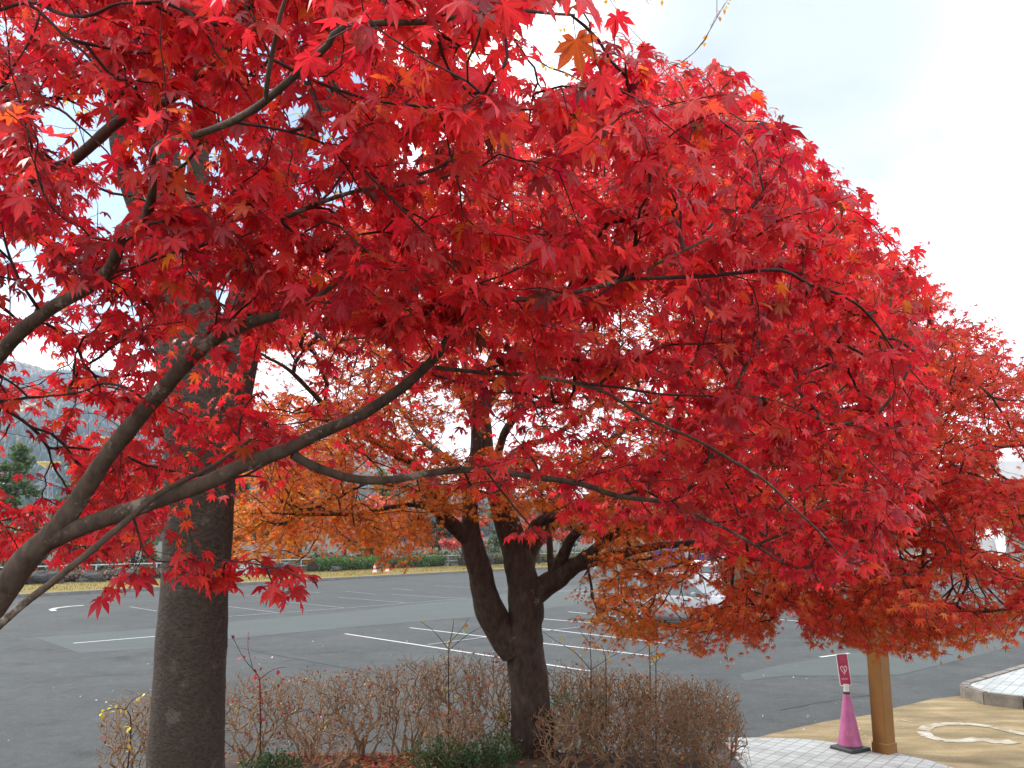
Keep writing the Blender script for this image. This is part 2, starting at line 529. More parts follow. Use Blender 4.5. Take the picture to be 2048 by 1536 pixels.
def worn_paint(name, colr, thr=0.42):
    m, t, bs = new_mat(name)
    n = noise_node(t, 22, 5, 0.7)
    r = N(t, 'ShaderNodeMapRange'); r.inputs['From Min'].default_value = thr - 0.06; r.inputs['From Max'].default_value = thr + 0.05
    t.links.new(n, r.inputs['Value'])
    t.links.new(mixc(t, r.outputs['Result'], (0.06, 0.064, 0.063), colr), bs.inputs['Base Color'])
    bs.inputs['Roughness'].default_value = 0.65
    return m
MAT['line'] = worn_paint('worn_white_paint', (0.46, 0.475, 0.47), 0.40)
MAT['line_faint'] = worn_paint('faded_white_paint', (0.24, 0.25, 0.25), 0.48)
MAT['crack'] = simple('tar_crack', (0.024, 0.025, 0.025), (0.036, 0.037, 0.037), 20, 0.9)
MAT['kerb'] = simple('kerb_concrete', (0.11, 0.108, 0.098), (0.2, 0.195, 0.18), 6, 0.9, bmp=0.3)
MAT['kerb_white'] = simple('pale_kerb', (0.38, 0.38, 0.37), (0.5, 0.5, 0.48), 6, 0.9)
MAT['dry_grass'] = simple('yellow_grass_ground', (0.115, 0.084, 0.014), (0.2, 0.15, 0.026), 2.5, 0.95, bmp=0.6, bdist=0.05)
MAT['earth'] = simple('far_ground', (0.018, 0.02, 0.01), (0.04, 0.038, 0.02), 0.2, 1.0)  # earth colour darkened to stand in for the shade under the far trees

bm = bmesh.new(); add_sheet(bm, [(-2400, -300), (2900, -300), (2900, 2400), (-2400, 2400)], -0.06)
tag(bm_obj('ground', bm, MAT['earth']), kind='structure')
bm = bmesh.new()
vs = [(120, 168), (160, 140), (160, -60), (-58, -60)] + KERB[:-1]
add_sheet(bm, vs, 0.0)
tag(bm_obj('parking_lot', bm, MAT['asphalt']), kind='structure')
kin, kout = offset_line(KERB, 0.18), offset_line(KERB, 7.5)
def strip(bm, a, b, z0, z1):
    for i in range(len(a) - 1):
        add_prism(bm, [a[i], b[i], b[i + 1], a[i + 1]] if False else [a[i], a[i + 1], b[i + 1], b[i]], z0, z1)
bm = bmesh.new(); strip(bm, KERB[:5], kin[:5], -0.05, 0.15)
tag(bm_obj('kerb', bm, MAT['kerb']), kind='structure')
bm = bmesh.new(); strip(bm, KERB[4:], kin[4:], -0.05, 0.2)
tag(bm_obj('kerb', bm, MAT['kerb_white']), kind='structure')
bm = bmesh.new(); strip(bm, kin, kout, -0.05, 0.153)
tag(bm_obj('grass_verge', bm, MAT['dry_grass']), kind='structure')

def gl(pts, z):
    return [tuple(G(x, y)[:2]) for x, y in pts]
bm = bmesh.new()
top = [(72, 1276), (190, 1266), (314, 1257), (451, 1245), (700, 1223), (942, 1196), (1140, 1172), (1400, 1148)]
bot = [(160, 1307), (200, 1304), (314, 1296), (451, 1279), (700, 1255), (945, 1234), (1140, 1211), (1400, 1186)]
for i in range(len(top) - 1):
    add_sheet(bm, gl([bot[i], bot[i + 1], top[i + 1], top[i]], 0), 0.004)
# second worn drive strip, in front of the painted bay at the right
t2 = [(1480, 1349), (1560, 1330), (1700, 1308), (1800, 1288), (2048, 1243)]
b2 = [(1490, 1362), (1570, 1352), (1700, 1352), (1800, 1350), (2048, 1288)]
for i in range(len(t2) - 1):
    add_sheet(bm, gl([b2[i], b2[i + 1], t2[i + 1], t2[i]], 0), 0.004)
tag(bm_obj('worn_asphalt_strip', bm, MAT['asphalt_band']), kind='structure')

def ground_line(bm, a, b, w, z):
    a, b = G(*a)[:2], G(*b)[:2]
    d = b - a; L = np.linalg.norm(d); d /= L; nrm = np.array([-d[1], d[0]]) * w / 2
    k = max(1, int(L / 1.2))
    for i in range(k):
        p, q = a + d * L * i / k, a + d * L * (i + 1) / k
        add_sheet(bm, [p - nrm, q - nrm, q + nrm, p + nrm], z)
LINES = [((690, 1268), (1003, 1316)), ((1003, 1316), (1180, 1343)), ((820, 1256), (972, 1274)), ((972, 1274), (1300, 1312)),
         ((1083, 1258), (1246, 1277)), ((1246, 1277), (1330, 1287)), ((1083, 1238), (1181, 1246)), ((1181, 1246), (1400, 1264)), ((1137, 1224), (1270, 1237)),
         ((1540, 1238), (1625, 1245)), ((147, 1287), (314, 1273)), ((1640, 1315), (1698, 1307)), ((1240, 1203), (1330, 1209)),
         ((1860, 1178), (2060, 1186)), ((1890, 1166), (2060, 1172)), ((1900, 1196), (2080, 1206)), ((1150, 1188), (1240, 1184)), ((1060, 1184), (1180, 1181))]
FAINT = [((452, 1213), (555, 1226)), ((566, 1204), (687, 1216)), ((676, 1195), (810, 1206)), ((783, 1189), (915, 1197)),
         ((452, 1234), (700, 1216)), ((700, 1216), (933, 1197)), ((692, 1183), (751, 1189)), ((783, 1177), (827, 1181)), ((868, 1172), (960, 1177)),
         ((855, 1290), (972, 1275)), ((972, 1275), (1083, 1263)), ((1083, 1263), (1300, 1240)), ((260, 1214), (314, 1223)), ((440, 1186), (520, 1193)), ((560, 1180), (640, 1186))]
bm = bmesh.new()
for a, b in LINES: ground_line(bm, a, b, 0.095, 0.009)
# bent arrow end of the parking island
arc = [(167, 1211), (140, 1213), (115, 1216), (103, 1219), (108, 1222)]
for a, b in zip(arc[:-1], arc[1:]): ground_line(bm, a, b, 0.2, 0.009)
tag(bm_obj('parking_markings', bm, MAT['line']), kind='structure')
bm = bmesh.new()
for a, b in FAINT: ground_line(bm, a, b, 0.10, 0.012)
tag(bm_obj('faded_parking_markings', bm, MAT['line_faint']), kind='structure')
bm = bmesh.new()
def crack(pts, w):
    for a, b in zip(pts[:-1], pts[1:]):
        p, q = G(*a)[:2], G(*b)[:2]
        k = max(2, int(np.linalg.norm(q - p) / 0.22)); prev = None
        for i in range(k + 1):
            c = p + (q - p) * i / k + rng.normal(0, 0.02, 2)
            d = (q - p) / np.linalg.norm(q - p); nn = np.array([-d[1], d[0]]) * w * rng.uniform(0.4, 1.2)
            cur = (c - nn, c + nn)
            if prev is not None: add_sheet(bm, [prev[0], cur[0], cur[1], prev[1]], 0.006)
            prev = cur
crack([(451, 1290), (560, 1312), (700, 1338), (767, 1351)], 0.022)
crack([(600, 1310), (690, 1301)], 0.014)
crack([(0, 1310), (60, 1300), (160, 1296), (320, 1292)], 0.012)
crack([(330, 1346), (200, 1352), (40, 1366)], 0.012)
crack([(1540, 1345), (1600, 1352), (1700, 1362), (1760, 1372)], 0.012)
crack([(1560, 1420), (1680, 1398), (1740, 1390)], 0.012)
tag(bm_obj('tar_cracks', bm, MAT['crack']), kind='structure')

# painted tan bay
m, t, bs = new_mat('tan_bay_paint')
n1 = noise_node(t, 1.6, 6, 0.62, 'Object', (0.55, 1.6, 1)); n2 = noise_node(t, 26, 4, 0.6); n3 = noise_node(t, 0.8, 4, 0.6)
c = ramp(t, n1, [(0.3, (0.115, 0.09, 0.05)), (0.5, (0.20, 0.152, 0.078)), (0.68, (0.31, 0.245, 0.135))])
c = mixc(t, 1.0, c, ramp(t, n2, [(0.3, (0.85, 0.85, 0.85)), (0.7, (1.08, 1.08, 1.08))]), 'MULTIPLY')
c = mixc(t, 1.0, c, ramp(t, n3, [(0.3, (0.9, 0.9, 0.92)), (0.7, (1.08, 1.06, 1.0))]), 'MULTIPLY')
t.links.new(c, bs.inputs['Base Color']); bs.inputs['Roughness'].default_value = 0.85
bs.inputs['Specular IOR Level'].default_value = 0.2
MAT['tan'] = m
bm = bmesh.new()
edge = [(1480, 1484), (1510, 1476), (1580, 1459), (1653, 1443), (1741, 1430), (1786, 1417), (1866, 1398), (1919, 1392), (2150, 1392), (2250, 1560)]
add_sheet(bm, gl(edge, 0)[:9] + gl([(2250, 1600), (1900, 1600), (1736, 1520), (1640, 1497)], 0), 0.004)
tag(bm_obj('tan_painted_bay', bm, MAT['tan']), kind='structure')
# worn white symbol (long loop with a stroke) painted on it
m, t, bs = new_mat('worn_symbol_paint')
n = noise_node(t, 3.2, 7, 0.75)
t.links.new(ramp(t, n, [(0.42, (0.20, 0.155, 0.082)), (0.51, (0.29, 0.26, 0.19)), (0.63, (0.4, 0.39, 0.355))]), bs.inputs['Base Color'])
bs.inputs['Roughness'].default_value = 0.7
MAT['symbol'] = m
bm = bmesh.new()
def gband(pts, w):
    q = [G(*p)[:2] for p in pts]
    for i in range(len(q) - 1):
        d = q[i + 1] - q[i]; d /= np.linalg.norm(d); nn = np.array([-d[1], d[0]]) * w / 2
        add_sheet(bm, [q[i] - nn, q[i + 1] - nn, q[i + 1] + nn, q[i] + nn], 0.009 + 0.0004 * i)
gband([(1846, 1462), (1858, 1453), (1885, 1449), (1930, 1448), (1985, 1455), (2030, 1466), (2062, 1472)], 0.17)
gband([(1846, 1464), (1856, 1474), (1885, 1482), (1925, 1484)], 0.17)
gband([(1925, 1484), (1960, 1478), (2000, 1487), (2030, 1484)], 0.2)
gband([(1802, 1441), (1830, 1446)], 0.05)
tag(bm_obj('painted_symbol', bm, MAT['symbol']), kind='structure')

# tiled pavement near the hedge (square pale tiles, dark joints)
m, t, bs = new_mat('pale_square_tiles')
tc = N(t, 'ShaderNodeTexCoord'); mpn = N(t, 'ShaderNodeMapping'); mpn.inputs['Rotation'].default_value = (0, 0, R(38))
bt = N(t, 'ShaderNodeTexBrick'); bt.offset = 0.0
for k, v in (('Scale', 1.0), ('Mortar Size', 0.006), ('Mortar Smooth', 0.2), ('Brick Width', 0.15), ('Row Height', 0.15), ('Bias', 0.0)):
    bt.inputs[k].default_value = v
bt.inputs['Color1'].default_value = (0.30, 0.32, 0.31, 1); bt.inputs['Color2'].default_value = (0.37, 0.395, 0.385, 1); bt.inputs['Mortar'].default_value = (0.12, 0.13, 0.128, 1)
t.links.new(tc.outputs['Object'], mpn.inputs['Vector']); t.links.new(mpn.outputs['Vector'], bt.inputs['Vector'])
n1 = noise_node(t, 3, 5, 0.65); n2 = noise_node(t, 40, 3, 0.6)
c = mixc(t, 1.0, bt.outputs['Color'], ramp(t, n1, [(0.3, (0.72, 0.71, 0.68)), (0.62, (1.05, 1.05, 1.05))]), 'MULTIPLY')
c = mixc(t, 1.0, c, ramp(t, n2, [(0.3, (0.88, 0.88, 0.88)), (0.7, (1.05, 1.05, 1.05))]), 'MULTIPLY')
t.links.new(c, bs.inputs['Base Color']); bs.inputs['Roughness'].default_value = 0.7
bump(t, bs, bt.outputs['Fac'], -0.4, 0.004)
MAT['tiles'] = m
pedge = gl([(1440, 1478), (1540, 1479), (1600, 1481), (1645, 1485), (1690, 1492), (1736, 1500), (1799, 1511), (1860, 1525), (1950, 1552), (2150, 1640)], 0)
bm = bmesh.new(); add_prism(bm, pedge + [(8.5, 4.0), (2.3, 4.0)], -0.03, 0.022)
tag(bm_obj('tiled_pavement', bm, MAT['tiles']), kind='structure')
bm = bmesh.new()
po = [(p[0] + 0.012, p[1] + 0.055) for p in pedge]
for i in range(len(pedge) - 1):
    add_prism(bm, [pedge[i], pedge[i + 1], po[i + 1], po[i]], -0.03, 0.012)
tag(bm_obj('pavement_edging', bm, MAT['kerb']), kind='structure')

# raised pavement island at the right with block kerb
MAT['block'] = simple('block_kerb', (0.09, 0.078, 0.062), (0.2, 0.178, 0.15), 5, 0.9, bmp=0.5, bdist=0.02)
KB = [G(2230, 1300)[:2], G(2048, 1348)[:2], G(1960, 1376)[:2], G(1926, 1386)[:2], G(1921, 1392)[:2], G(1932, 1398)[:2], G(1968, 1410)[:2], G(2048, 1420)[:2], G(2150, 1432)[:2], G(2300, 1445)[:2]]
ctr = np.array(G(2300, 1370)[:2])
bm = bmesh.new()
inner = []
for i, p in enumerate(KB):
    a, b = KB[max(0, i - 1)], KB[min(len(KB) - 1, i + 1)]
    tt = (b - a) / np.linalg.norm(b - a); nn = np.array([-tt[1], tt[0]])
    if nn @ (ctr - p) < 0: nn = -nn
    inner.append(p + nn * 0.16)
for i in range(len(KB) - 1):
    seg = np.linalg.norm(KB[i + 1] - KB[i]); k = max(1, round(seg / 0.55))
    for j in range(k):
        f = lambda A, s: A[i] + (A[i + 1] - A[i]) * s
        g0, g1 = (j + 0.015) / k, (j + 0.985) / k
        add_prism(bm, [f(KB, g0), f(KB, g1), f(inner, g1), f(inner, g0)], -0.02, 0.19 + 0.004 * (j % 2))
bmesh.ops.bevel(bm, geom=[e for e in bm.edges if all(v.co.z > 0.1 for v in e.verts)], offset=0.02, segments=2, affect='EDGES')
tag(bm_obj('block_kerb', bm, MAT['block']), kind='structure')
bm = bmesh.new(); add_prism(bm, inner, -0.02, 0.175)
tag(bm_obj('raised_pavement', bm, MAT['tiles']), kind='structure')

# planted bank: a rise under the camera that falls to the hedge bed
def sst(a, b, x):
    t_ = np.clip((x - a) / (b - a), 0, 1); return t_ * t_ * (3 - 2 * t_)
def bank_z(x, y):
    z = 1.0 * (1 - sst(3.2, 6.3, y))
    lx = -4.15 + 0.35 * np.clip(y - 8.6, -2, 2)
    bed = sst(lx - 0.05, lx + 0.12, x) * (1 - sst(2.30, 2.5, x)) * (1 - sst(10.35, 10.55, y))
    z = np.maximum(z, 0.16 * bed)
    z = np.where((y > 6.25) & (bed < 0.02), -0.05, z)
    return z * (1 - sst(-30, -26, -np.abs(x)) * 0)
xs, ys = np.arange(-14, 9.01, 0.1), np.arange(-9, 11.0, 0.1)
X, Y = np.meshgrid(xs, ys)
Z = bank_z(X, Y)
Z = np.where(Z > 0.01, Z + 0.03 * np.vectorize(lambda a, b: mnoise.noise(Vector((a * 1.3, b * 1.3, 0))))(X, Y), Z)
idx = np.arange(X.size).reshape(X.shape)
q = np.stack([idx[:-1, :-1], idx[:-1, 1:], idx[1:, 1:], idx[1:, :-1]], -1).reshape(-1, 4)
MAT['soil'] = simple('bed_soil', (0.03, 0.021, 0.014), (0.085, 0.06, 0.04), 5, 1.0, bmp=0.8, bdist=0.03)
tag(np_mesh('planting_bed_ground', np.stack([X, Y, Z], -1).reshape(-1, 3), None, MAT['soil'], smooth=True, quads=q), kind='structure')

# ================================================================== TREES
UP = np.array([0, 0, 1.0])
LIMB_W = 1.0
def limb(pts, step=0.05):
    """pts: (px, py, depth, width_px) -> smooth path and radii in metres"""
    a = np.array(pts, float)
    p = P(a[:, 0], a[:, 1], a[:, 2]); r = a[:, 3] * LIMB_W * 0.5 * a[:, 2] / FPX
    return smooth_path(p, r, step)
def sprays(tipdir, tippos, n, gap, plen, droop, scale, rg, spread=0.3, wind=0.0):
    """n leaves per twig tip, in opposite pairs back along the twig; returns pos, rot, scale, anchor index, petiole starts"""
    m = len(tippos)
    T = norm(tipdir); S = norm(np.cross(T, UP + rg.normal(0, 0.15, (m, 3))))
    o_p, o_r, o_s, o_i, o_b = [], [], [], [], []
    for k in range(n):
        side = 0.0 if k == 0 else (1.0 if k % 2 else -1.0)
        back = 0.0 if k == 0 else gap * ((k + 1) // 2) * rg.uniform(0.6, 1.3, m)
        base = tippos - T * np.reshape(back, (-1, 1) if np.ndim(back) else (1, 1))
        pet = norm(T * (0.75 if k == 0 else 0.4) + S * side * 0.85 + rg.normal(0, spread, (m, 3)))
        pl = plen * rg.uniform(0.6, 1.3, (m, 1))
        lp = base + pet * pl
        dr = rg.uniform(droop[0], droop[1], (m, 1))
        Y = norm(pet * np.array([1, 1, 0.35]) - UP * dr + rg.normal(0, 0.22, (m, 3)) + np.array([wind, 0, 0]))
        Zg = UP * 1.0 + norm(pet) * 0.5 * dr + rg.normal(0, 0.45, (m, 3))
        o_p.append(lp); o_r.append(frames(Y, Zg)); o_s.append(scale * rg.normal(1, 0.17, m).clip(0.55, 1.5)); o_i.append(np.arange(m)); o_b.append(base)
    return np.concatenate(o_p), np.concatenate(o_r), np.concatenate(o_s), np.concatenate(o_i), np.concatenate(o_b)
def jitter_rgb(c, rg, dv=0.25, dh=0.25):
    n = len(c)
    v = np.exp(rg.normal(0, dv, (n, 1)))
    g = np.exp(rg.normal(0, dh, (n, 1)))
    o = c * v
    o[:, 1:2] *= g
    return np.clip(o, 0.002, 0.9)

# ------------------------------------------------------------------ 1. the near red maple, limbs coming in from the left
rgA = np.random.default_rng(21)
A_TRUNK = [(-560, 2700, 2.15, 150), (-520, 2200, 2.15, 128), (-400, 1750, 2.15, 112), (-220, 1460, 2.15, 96), (-80, 1300, 2.17, 84), (0, 1192, 2.2, 76), (52, 1118, 2.2, 74), (112, 1062, 2.2, 66)]
A_LIMBS = [
    [(112, 1062, 2.2, 60), (165, 985, 2.2, 54), (230, 890, 2.18, 50), (290, 818, 2.15, 47), (340, 758, 2.1, 45), (392, 702, 2.05, 43), (450, 664, 2.0, 40), (510, 640, 1.95, 34), (560, 628, 1.92, 24), (640, 590, 1.85, 16), (720, 520, 1.75, 12)],
    [(100, 1080, 2.2, 56), (200, 1040, 2.2, 50), (300, 1004, 2.2, 47), (400, 970, 2.2, 46), (480, 932, 2.2, 44), (570, 898, 2.2, 41), (650, 860, 2.18, 36), (730, 826, 2.15, 33), (800, 782, 2.1, 30), (852, 740, 2.05, 27), (897, 690, 2.0, 24), (950, 620, 1.9, 15), (1040, 540, 1.8, 10)],
    [(585, 908, 2.2, 30), (625, 932, 2.22, 27), (700, 957, 2.26, 25), (780, 960, 2.3, 23), (860, 947, 2.34, 21), (945, 941, 2.38, 20), (1050, 955, 2.42, 18), (1150, 970, 2.46, 17), (1230, 995, 2.5, 15), (1330, 1012, 2.5, 13), (1450, 1062, 2.55, 9), (1560, 1130, 2.6, 5)],
    [(-150, 1400, 2.0, 26), (0, 1250, 2.0, 24), (60, 1198, 2.02, 23), (160, 1120, 2.05, 21), (235, 1056, 2.1, 19), (320, 985, 2.15, 16), (420, 935, 2.25, 12), (500, 880, 2.3, 8)],
    [(-330, 1620, 2.1, 60), (-220, 1180, 2.0, 56), (-120, 850, 1.95, 50), (-20, 732, 1.9, 44), (44, 663, 1.88, 41), (102, 619, 1.85, 38), (164, 584, 1.8, 37), (219, 537, 1.75, 36), (239, 468, 1.65, 35), (284, 446, 1.6, 33), (300, 380, 1.5, 22), (304, 300, 1.42, 19), (342, 284, 1.38, 19), (410, 267, 1.33, 21), (478, 239, 1.28, 23), (533, 202, 1.24, 24), (598, 144, 1.2, 21), (649, 96, 1.17, 20), (686, 57, 1.15, 19), (842, 50, 1.15, 17), (944, 31, 1.18, 15), (1006, 23, 1.2, 13), (1142, 36, 1.25, 7)],
    [(533, 202, 1.24, 15), (533, 185, 1.22, 15), (542, 122, 1.2, 14), (560, 34, 1.18, 12), (590, -60, 1.15, 9)],
    [(-120, 480, 2.5, 40), (20, 390, 2.4, 36), (103, 342, 2.35, 34), (150, 318, 2.3, 33), (191, 284, 2.28, 32), (232, 248, 2.25, 30), (290, 222, 2.22, 28), (359, 188, 2.2, 27), (403, 144, 2.15, 24), (454, 102, 2.1, 22), (506, 55, 2.05, 19), (560, -40, 2.0, 14)],
    [(545, 118, 1.22, 11), (598, 144, 1.3, 11), (637, 164, 1.32, 10), (739, 198, 1.35, 9), (842, 212, 1.36, 8), (910, 225, 1.38, 8), (1013, 219, 1.42, 7), (1098, 219, 1.45, 6), (1200, 238, 1.5, 5), (1290, 252, 1.55, 3)],
    [(470, 244, 1.3, 10), (520, 252, 1.32, 9), (581, 263, 1.36, 8), (642, 284, 1.4, 7), (690, 330, 1.45, 6), (720, 380, 1.5, 5)],
    [(560, 440, 1.8, 15), (626, 410, 1.75, 14), (722, 380, 1.7, 13), (825, 367, 1.65, 11), (900, 350, 1.6, 8), (1000, 320, 1.6, 5)],
    [(730, 340, 1.45, 8), (745, 356, 1.45, 8), (800, 410, 1.45, 8), (855, 468, 1.45, 7), (893, 520, 1.46, 7), (960, 590, 1.5, 5), (1010, 640, 1.55, 4)],
    [(930, 620, 1.88, 18), (1000, 599, 1.85, 17), (1080, 598, 1.85, 16), (1130, 590, 1.85, 15), (1240, 560, 1.85, 13), (1330, 520, 1.85, 9), (1430, 470, 1.9, 5)],
    [(1240, 560, 1.85, 12), (1380, 556, 1.9, 12), (1448, 551, 1.92, 11), (1562, 544, 1.98, 11), (1620, 572, 2.02, 10), (1682, 593, 2.08, 9), (1725, 619, 2.12, 8), (1762, 660, 2.16, 7), (1792, 702, 2.2, 6), (1860, 780, 2.3, 3)],
    [(870, 735, 2.05, 14), (960, 745, 2.05, 12), (1060, 750, 2.05, 11), (1150, 765, 2.08, 10), (1218, 785, 2.1, 10), (1293, 833, 2.12, 10), (1399, 881, 2.15, 9), (1467, 919, 2.18, 9), (1536, 963, 2.2, 8), (1604, 1028, 2.22, 7), (1655, 1079, 2.25, 6), (1700, 1135, 2.3, 4)],
    [(1150, 765, 2.08, 8), (1240, 775, 2.1, 8), (1340, 790, 2.15, 7), (1440, 792, 2.2, 6), (1540, 800, 2.3, 5), (1660, 850, 2.4, 3)],
    [(0, 20, 1.7, 9), (60, 5, 1.65, 12), (120, 28, 1.6, 12), (165, 35, 1.55, 11), (205, 20, 1.52, 10), (235, 5, 1.5, 8), (330, 2, 1.5, 6)],
    [(40, 0, 1.7, 10), (75, 20, 1.7, 10), (120, 65, 1.68, 9), (165, 105, 1.65, 8), (210, 152, 1.62, 7), (245, 158, 1.6, 5)],
    [(-60, 205, 1.9, 12), (0, 200, 1.85, 11), (60, 203, 1.8, 10), (120, 218, 1.78, 8), (160, 250, 1.75, 6), (215, 300, 1.72, 5), (250, 350, 1.7, 4)],
    [(0, 215, 1.85, 9), (20, 250, 1.82, 9), (38, 300, 1.78, 8), (45, 345, 1.75, 6), (80, 400, 1.7, 4)],
    [(975, 945, 2.4, 7), (1010, 990, 2.4, 6), (1060, 1050, 2.42, 5), (1090, 1085, 2.45, 4)],
    [(265, 1030, 2.15, 9), (300, 1118, 2.15, 5), (400, 1118, 2.15, 6), (480, 1125, 2.18, 5), (560, 1140, 2.2, 4), (600, 1160, 2.2, 3)],
    [(300, 812, 2.15, 9), (250, 778, 2.2, 8), (200, 768, 2.25, 7), (160, 785, 2.3, 6), (80, 795, 2.35, 6), (0, 803, 2.4, 5)],
]
A_DEPTH = np.array([(870, 130, .9), (1000, 50, .8), (700, 60, 1.1), (400, 80, 1.5), (100, 100, 1.6), (100, 500, 1.35), (300, 430, 1.25), (560, 520, 1.6), (700, 280, 1.25), (940, 280, 1.2),
    (1120, 400, 1.25), (1390, 270, 1.5), (1500, 180, 1.9), (1300, 450, 1.4), (1000, 620, 1.4), (800, 600, 1.7), (650, 680, 1.9), (480, 650, 1.55), (350, 600, 1.7), (150, 700, 2.2), (100, 850, 2.6),
    (300, 830, 2.6), (60, 1060, 2.5), (200, 1000, 2.5), (300, 1150, 2.1), (550, 1150, 2.2), (600, 850, 2.3), (750, 700, 2.1), (1000, 900, 2.4), (1060, 1080, 2.45), (1300, 700, 2.1), (1500, 560, 1.95),
    (1650, 480, 1.8), (1800, 620, 2.3), (1700, 800, 2.2), (1500, 900, 2.2), (1650, 1000, 2.1), (1700, 1130, 2.1), (1400, 1050, 2.4)], float)
def depthA(x, y):
    d2 = ((x[:, None] - A_DEPTH[None, :, 0]) ** 2 + (y[:, None] - A_DEPTH[None, :, 1]) ** 2) + 900
    w = 1 / d2 ** 1.6
    return (w * A_DEPTH[None, :, 2]).sum(1) / w.sum(1)
A_OUT = [(-260, -260), (1100, -260), (1160, 0), (1235, 40), (1290, 110), (1420, 120), (1500, 170), (1585, 260), (1650, 340), (1720, 380), (1780, 450), (1825, 530), (1860, 610), (1880, 690), (1880, 800),
         (1850, 950), (1800, 1080), (1740, 1170), (1640, 1170), (1500, 1120), (1400, 1090), (1250, 1050), (1150, 1060), (1110, 1000), (1000, 1000), (860, 985), (760, 975), (620, 960), (500, 1000), (420, 1010), (330, 1110), (260, 1120),
         (100, 1130), (-40, 1120), (-260, 1000)]
A_SPRIG = [[(180, 1150), (300, 1105), (420, 1100), (520, 1110), (640, 1150), (640, 1200), (560, 1195), (470, 1180), (350, 1180), (260, 1185), (180, 1205)],
           [(1000, 1060), (1040, 1040), (1090, 1060), (1080, 1125), (1030, 1125)]]
# (shape, keep probability): lets the sky and the tree behind show where they do in the photograph
A_THIN = [((410, 740, 100, 110), .5), ((420, 930, 70, 60), .4), ((800, 790, 300, 120), .38), ((1180, 850, 170, 90), .5), ((870, 980, 330, 60), .3), ((620, 960, 170, 60), .3), ((150, 130, 160, 120), .75), ((330, 300, 170, 120), .6), ((100, 480, 200, 120), .65), ((600, 180, 110, 170), .7), ((1250, 640, 160, 70), .6), ((650, 750, 150, 100), .16), ((560, 760, 70, 60), .2), ((900, 840, 130, 75), .06), ((770, 905, 200, 45), .10), ((1080, 800, 130, 55), .35), ((1260, 650, 70, 50), .35), ((1290, 800, 60, 60), .3), ((1000, 690, 90, 50), .6),
          ((1180, 870, 140, 55), .25), ((1100, 920, 120, 40), .3), ((620, 1010, 170, 60), .22), ((800, 1010, 90, 50), .15), ((950, 1010, 60, 60), .3), ((420, 1050, 80, 40), .2), ((1250, 1000, 70, 40), .5),
          ((160, 260, 90, 75), .12), ((265, 320, 50, 75), .22), ((380, 320, 28, 60), .25), ((640, 215, 60, 80), .3), ((710, 350, 40, 40), .4), ((50, 560, 75, 90), .18), ((180, 620, 120, 45), .45), ((240, 420, 60, 40), .35),
          ((60, 730, 90, 55), .2), ((100, 850, 160, 60), .25), ((60, 950, 90, 60), .06), ((200, 860, 60, 30), .3), ((230, 730, 80, 40), .4), ((140, 1040, 60, 25), .35), ((1130, 60, 90, 60), .25), ((1050, 120, 110, 70), .45),
          ((400, 590, 110, 60), .5), ((330, 720, 80, 50), .55), ((400, 1010, 60, 90), .4), ((380, 900, 90, 40), .6), ((1800, 470, 60, 50), .3)]
def keepA(x, y, p_in, rg):
    k = np.ones(len(x))
    for e, pr in A_THIN:
        k = np.where(in_ell(x, y, e), np.minimum(k, pr), k)
    return rg.random(len(x)) < k * p_in
LIMB_W = 0.69
skel_p, skel_d = [], []
near_maple = empty('red_maple', tuple(P(-560, 2700, 2.15)), 'close red maple with long smooth limbs reaching in from the left over the whole view', 'tree')
tb = Tubes()
p_, r_ = limb(A_TRUNK, 0.03)
tb.add(p_, r_, 20, 0.10, 9)
tb.build('trunk', MAT['bark_fore'], near_maple)
for L in A_LIMBS:
    p_, r_ = limb(L, 0.025)
    p_ = p_ + np.cumsum(rgA.normal(0, 0.0006, p_.shape), 0)
    tb = Tubes(); tb.add(p_, r_, 14 if L[0][3] > 20 else 8, 0.13, 16)
    tb.build('branch', MAT['bark_fore'] if L[0][3] > 12 else MAT['twig'], near_maple)
    k = slice(len(p_) // 5 if L[0][3] > 20 else 0, None, 2)
    skel_p.append(p_[k]); skel_d.append(norm(np.gradient(p_, axis=0))[k])
skel_p, skel_d = np.concatenate(skel_p), np.concatenate(skel_d)
# pads of foliage (flat layers), each of several twig ends
anch = []
def padsA(poly, n, near=1.0, spread=0.34, acc=3.4, per=4):
    x = rgA.uniform(-260, 1900, n); y = rgA.uniform(-260, 1230, n)
    ok = in_poly(x, y, poly); x, y = x[ok], y[ok]
    d = depthA(x, y) * (near + np.minimum(rgA.exponential(spread, len(x)), 1.5))
    ok = rgA.random(len(x)) < np.clip((d / acc) ** 1.7, 0.05, 1)
    x, y, d = x[ok], y[ok], d[ok]
    c = P(x, y, d)
    for _ in range(per):
        rad = 0.055 + 0.075 * d
        off = rgA.normal(0, 1, (len(c), 3)) * np.stack([rad, rad, rad * 0.25], -1)
        q = c + off
        qx, qy, qd = proj(q)
        ok = in_poly(qx, qy, poly) & (qd > 0.62)
        ok &= keepA(qx, qy, 1.0, rgA)
        anch.append(q[ok])
padsA(A_OUT, 4700, 1.07, 0.5)
for s_ in A_SPRIG: padsA(s_, 3000, 0.97, 0.06, 2.6, 5)
anch = np.concatenate(anch)
print('maple A anchors', len(anch))
g = grow(skel_p, skel_d, anch, 0.045, 0.11, 0.85, 0.04, rgA)
tb = Tubes(); twig_tubes(tb, g, 0.0012, 0.34, 0.0048, 6)
pos, dr_, load, paths, nb, order = g
tips = np.array([p[-1] for p in paths])
tp, td = pos[tips], dr_[tips]
lp, lr, ls, li, lb = sprays(td * np.array([1, 1, 0.5]) + np.array([0.12, 0, 0]), tp, 5, 0.035, 0.026, (0.1, 1.2), 0.0365, rgA, 0.3, 0.12)
lx, ly, ld = proj(lp)
ok = keepA(lx, ly, 1.0, rgA) | (rgA.random(len(lx)) < 0.45)
ok &= (ld > 0.55)
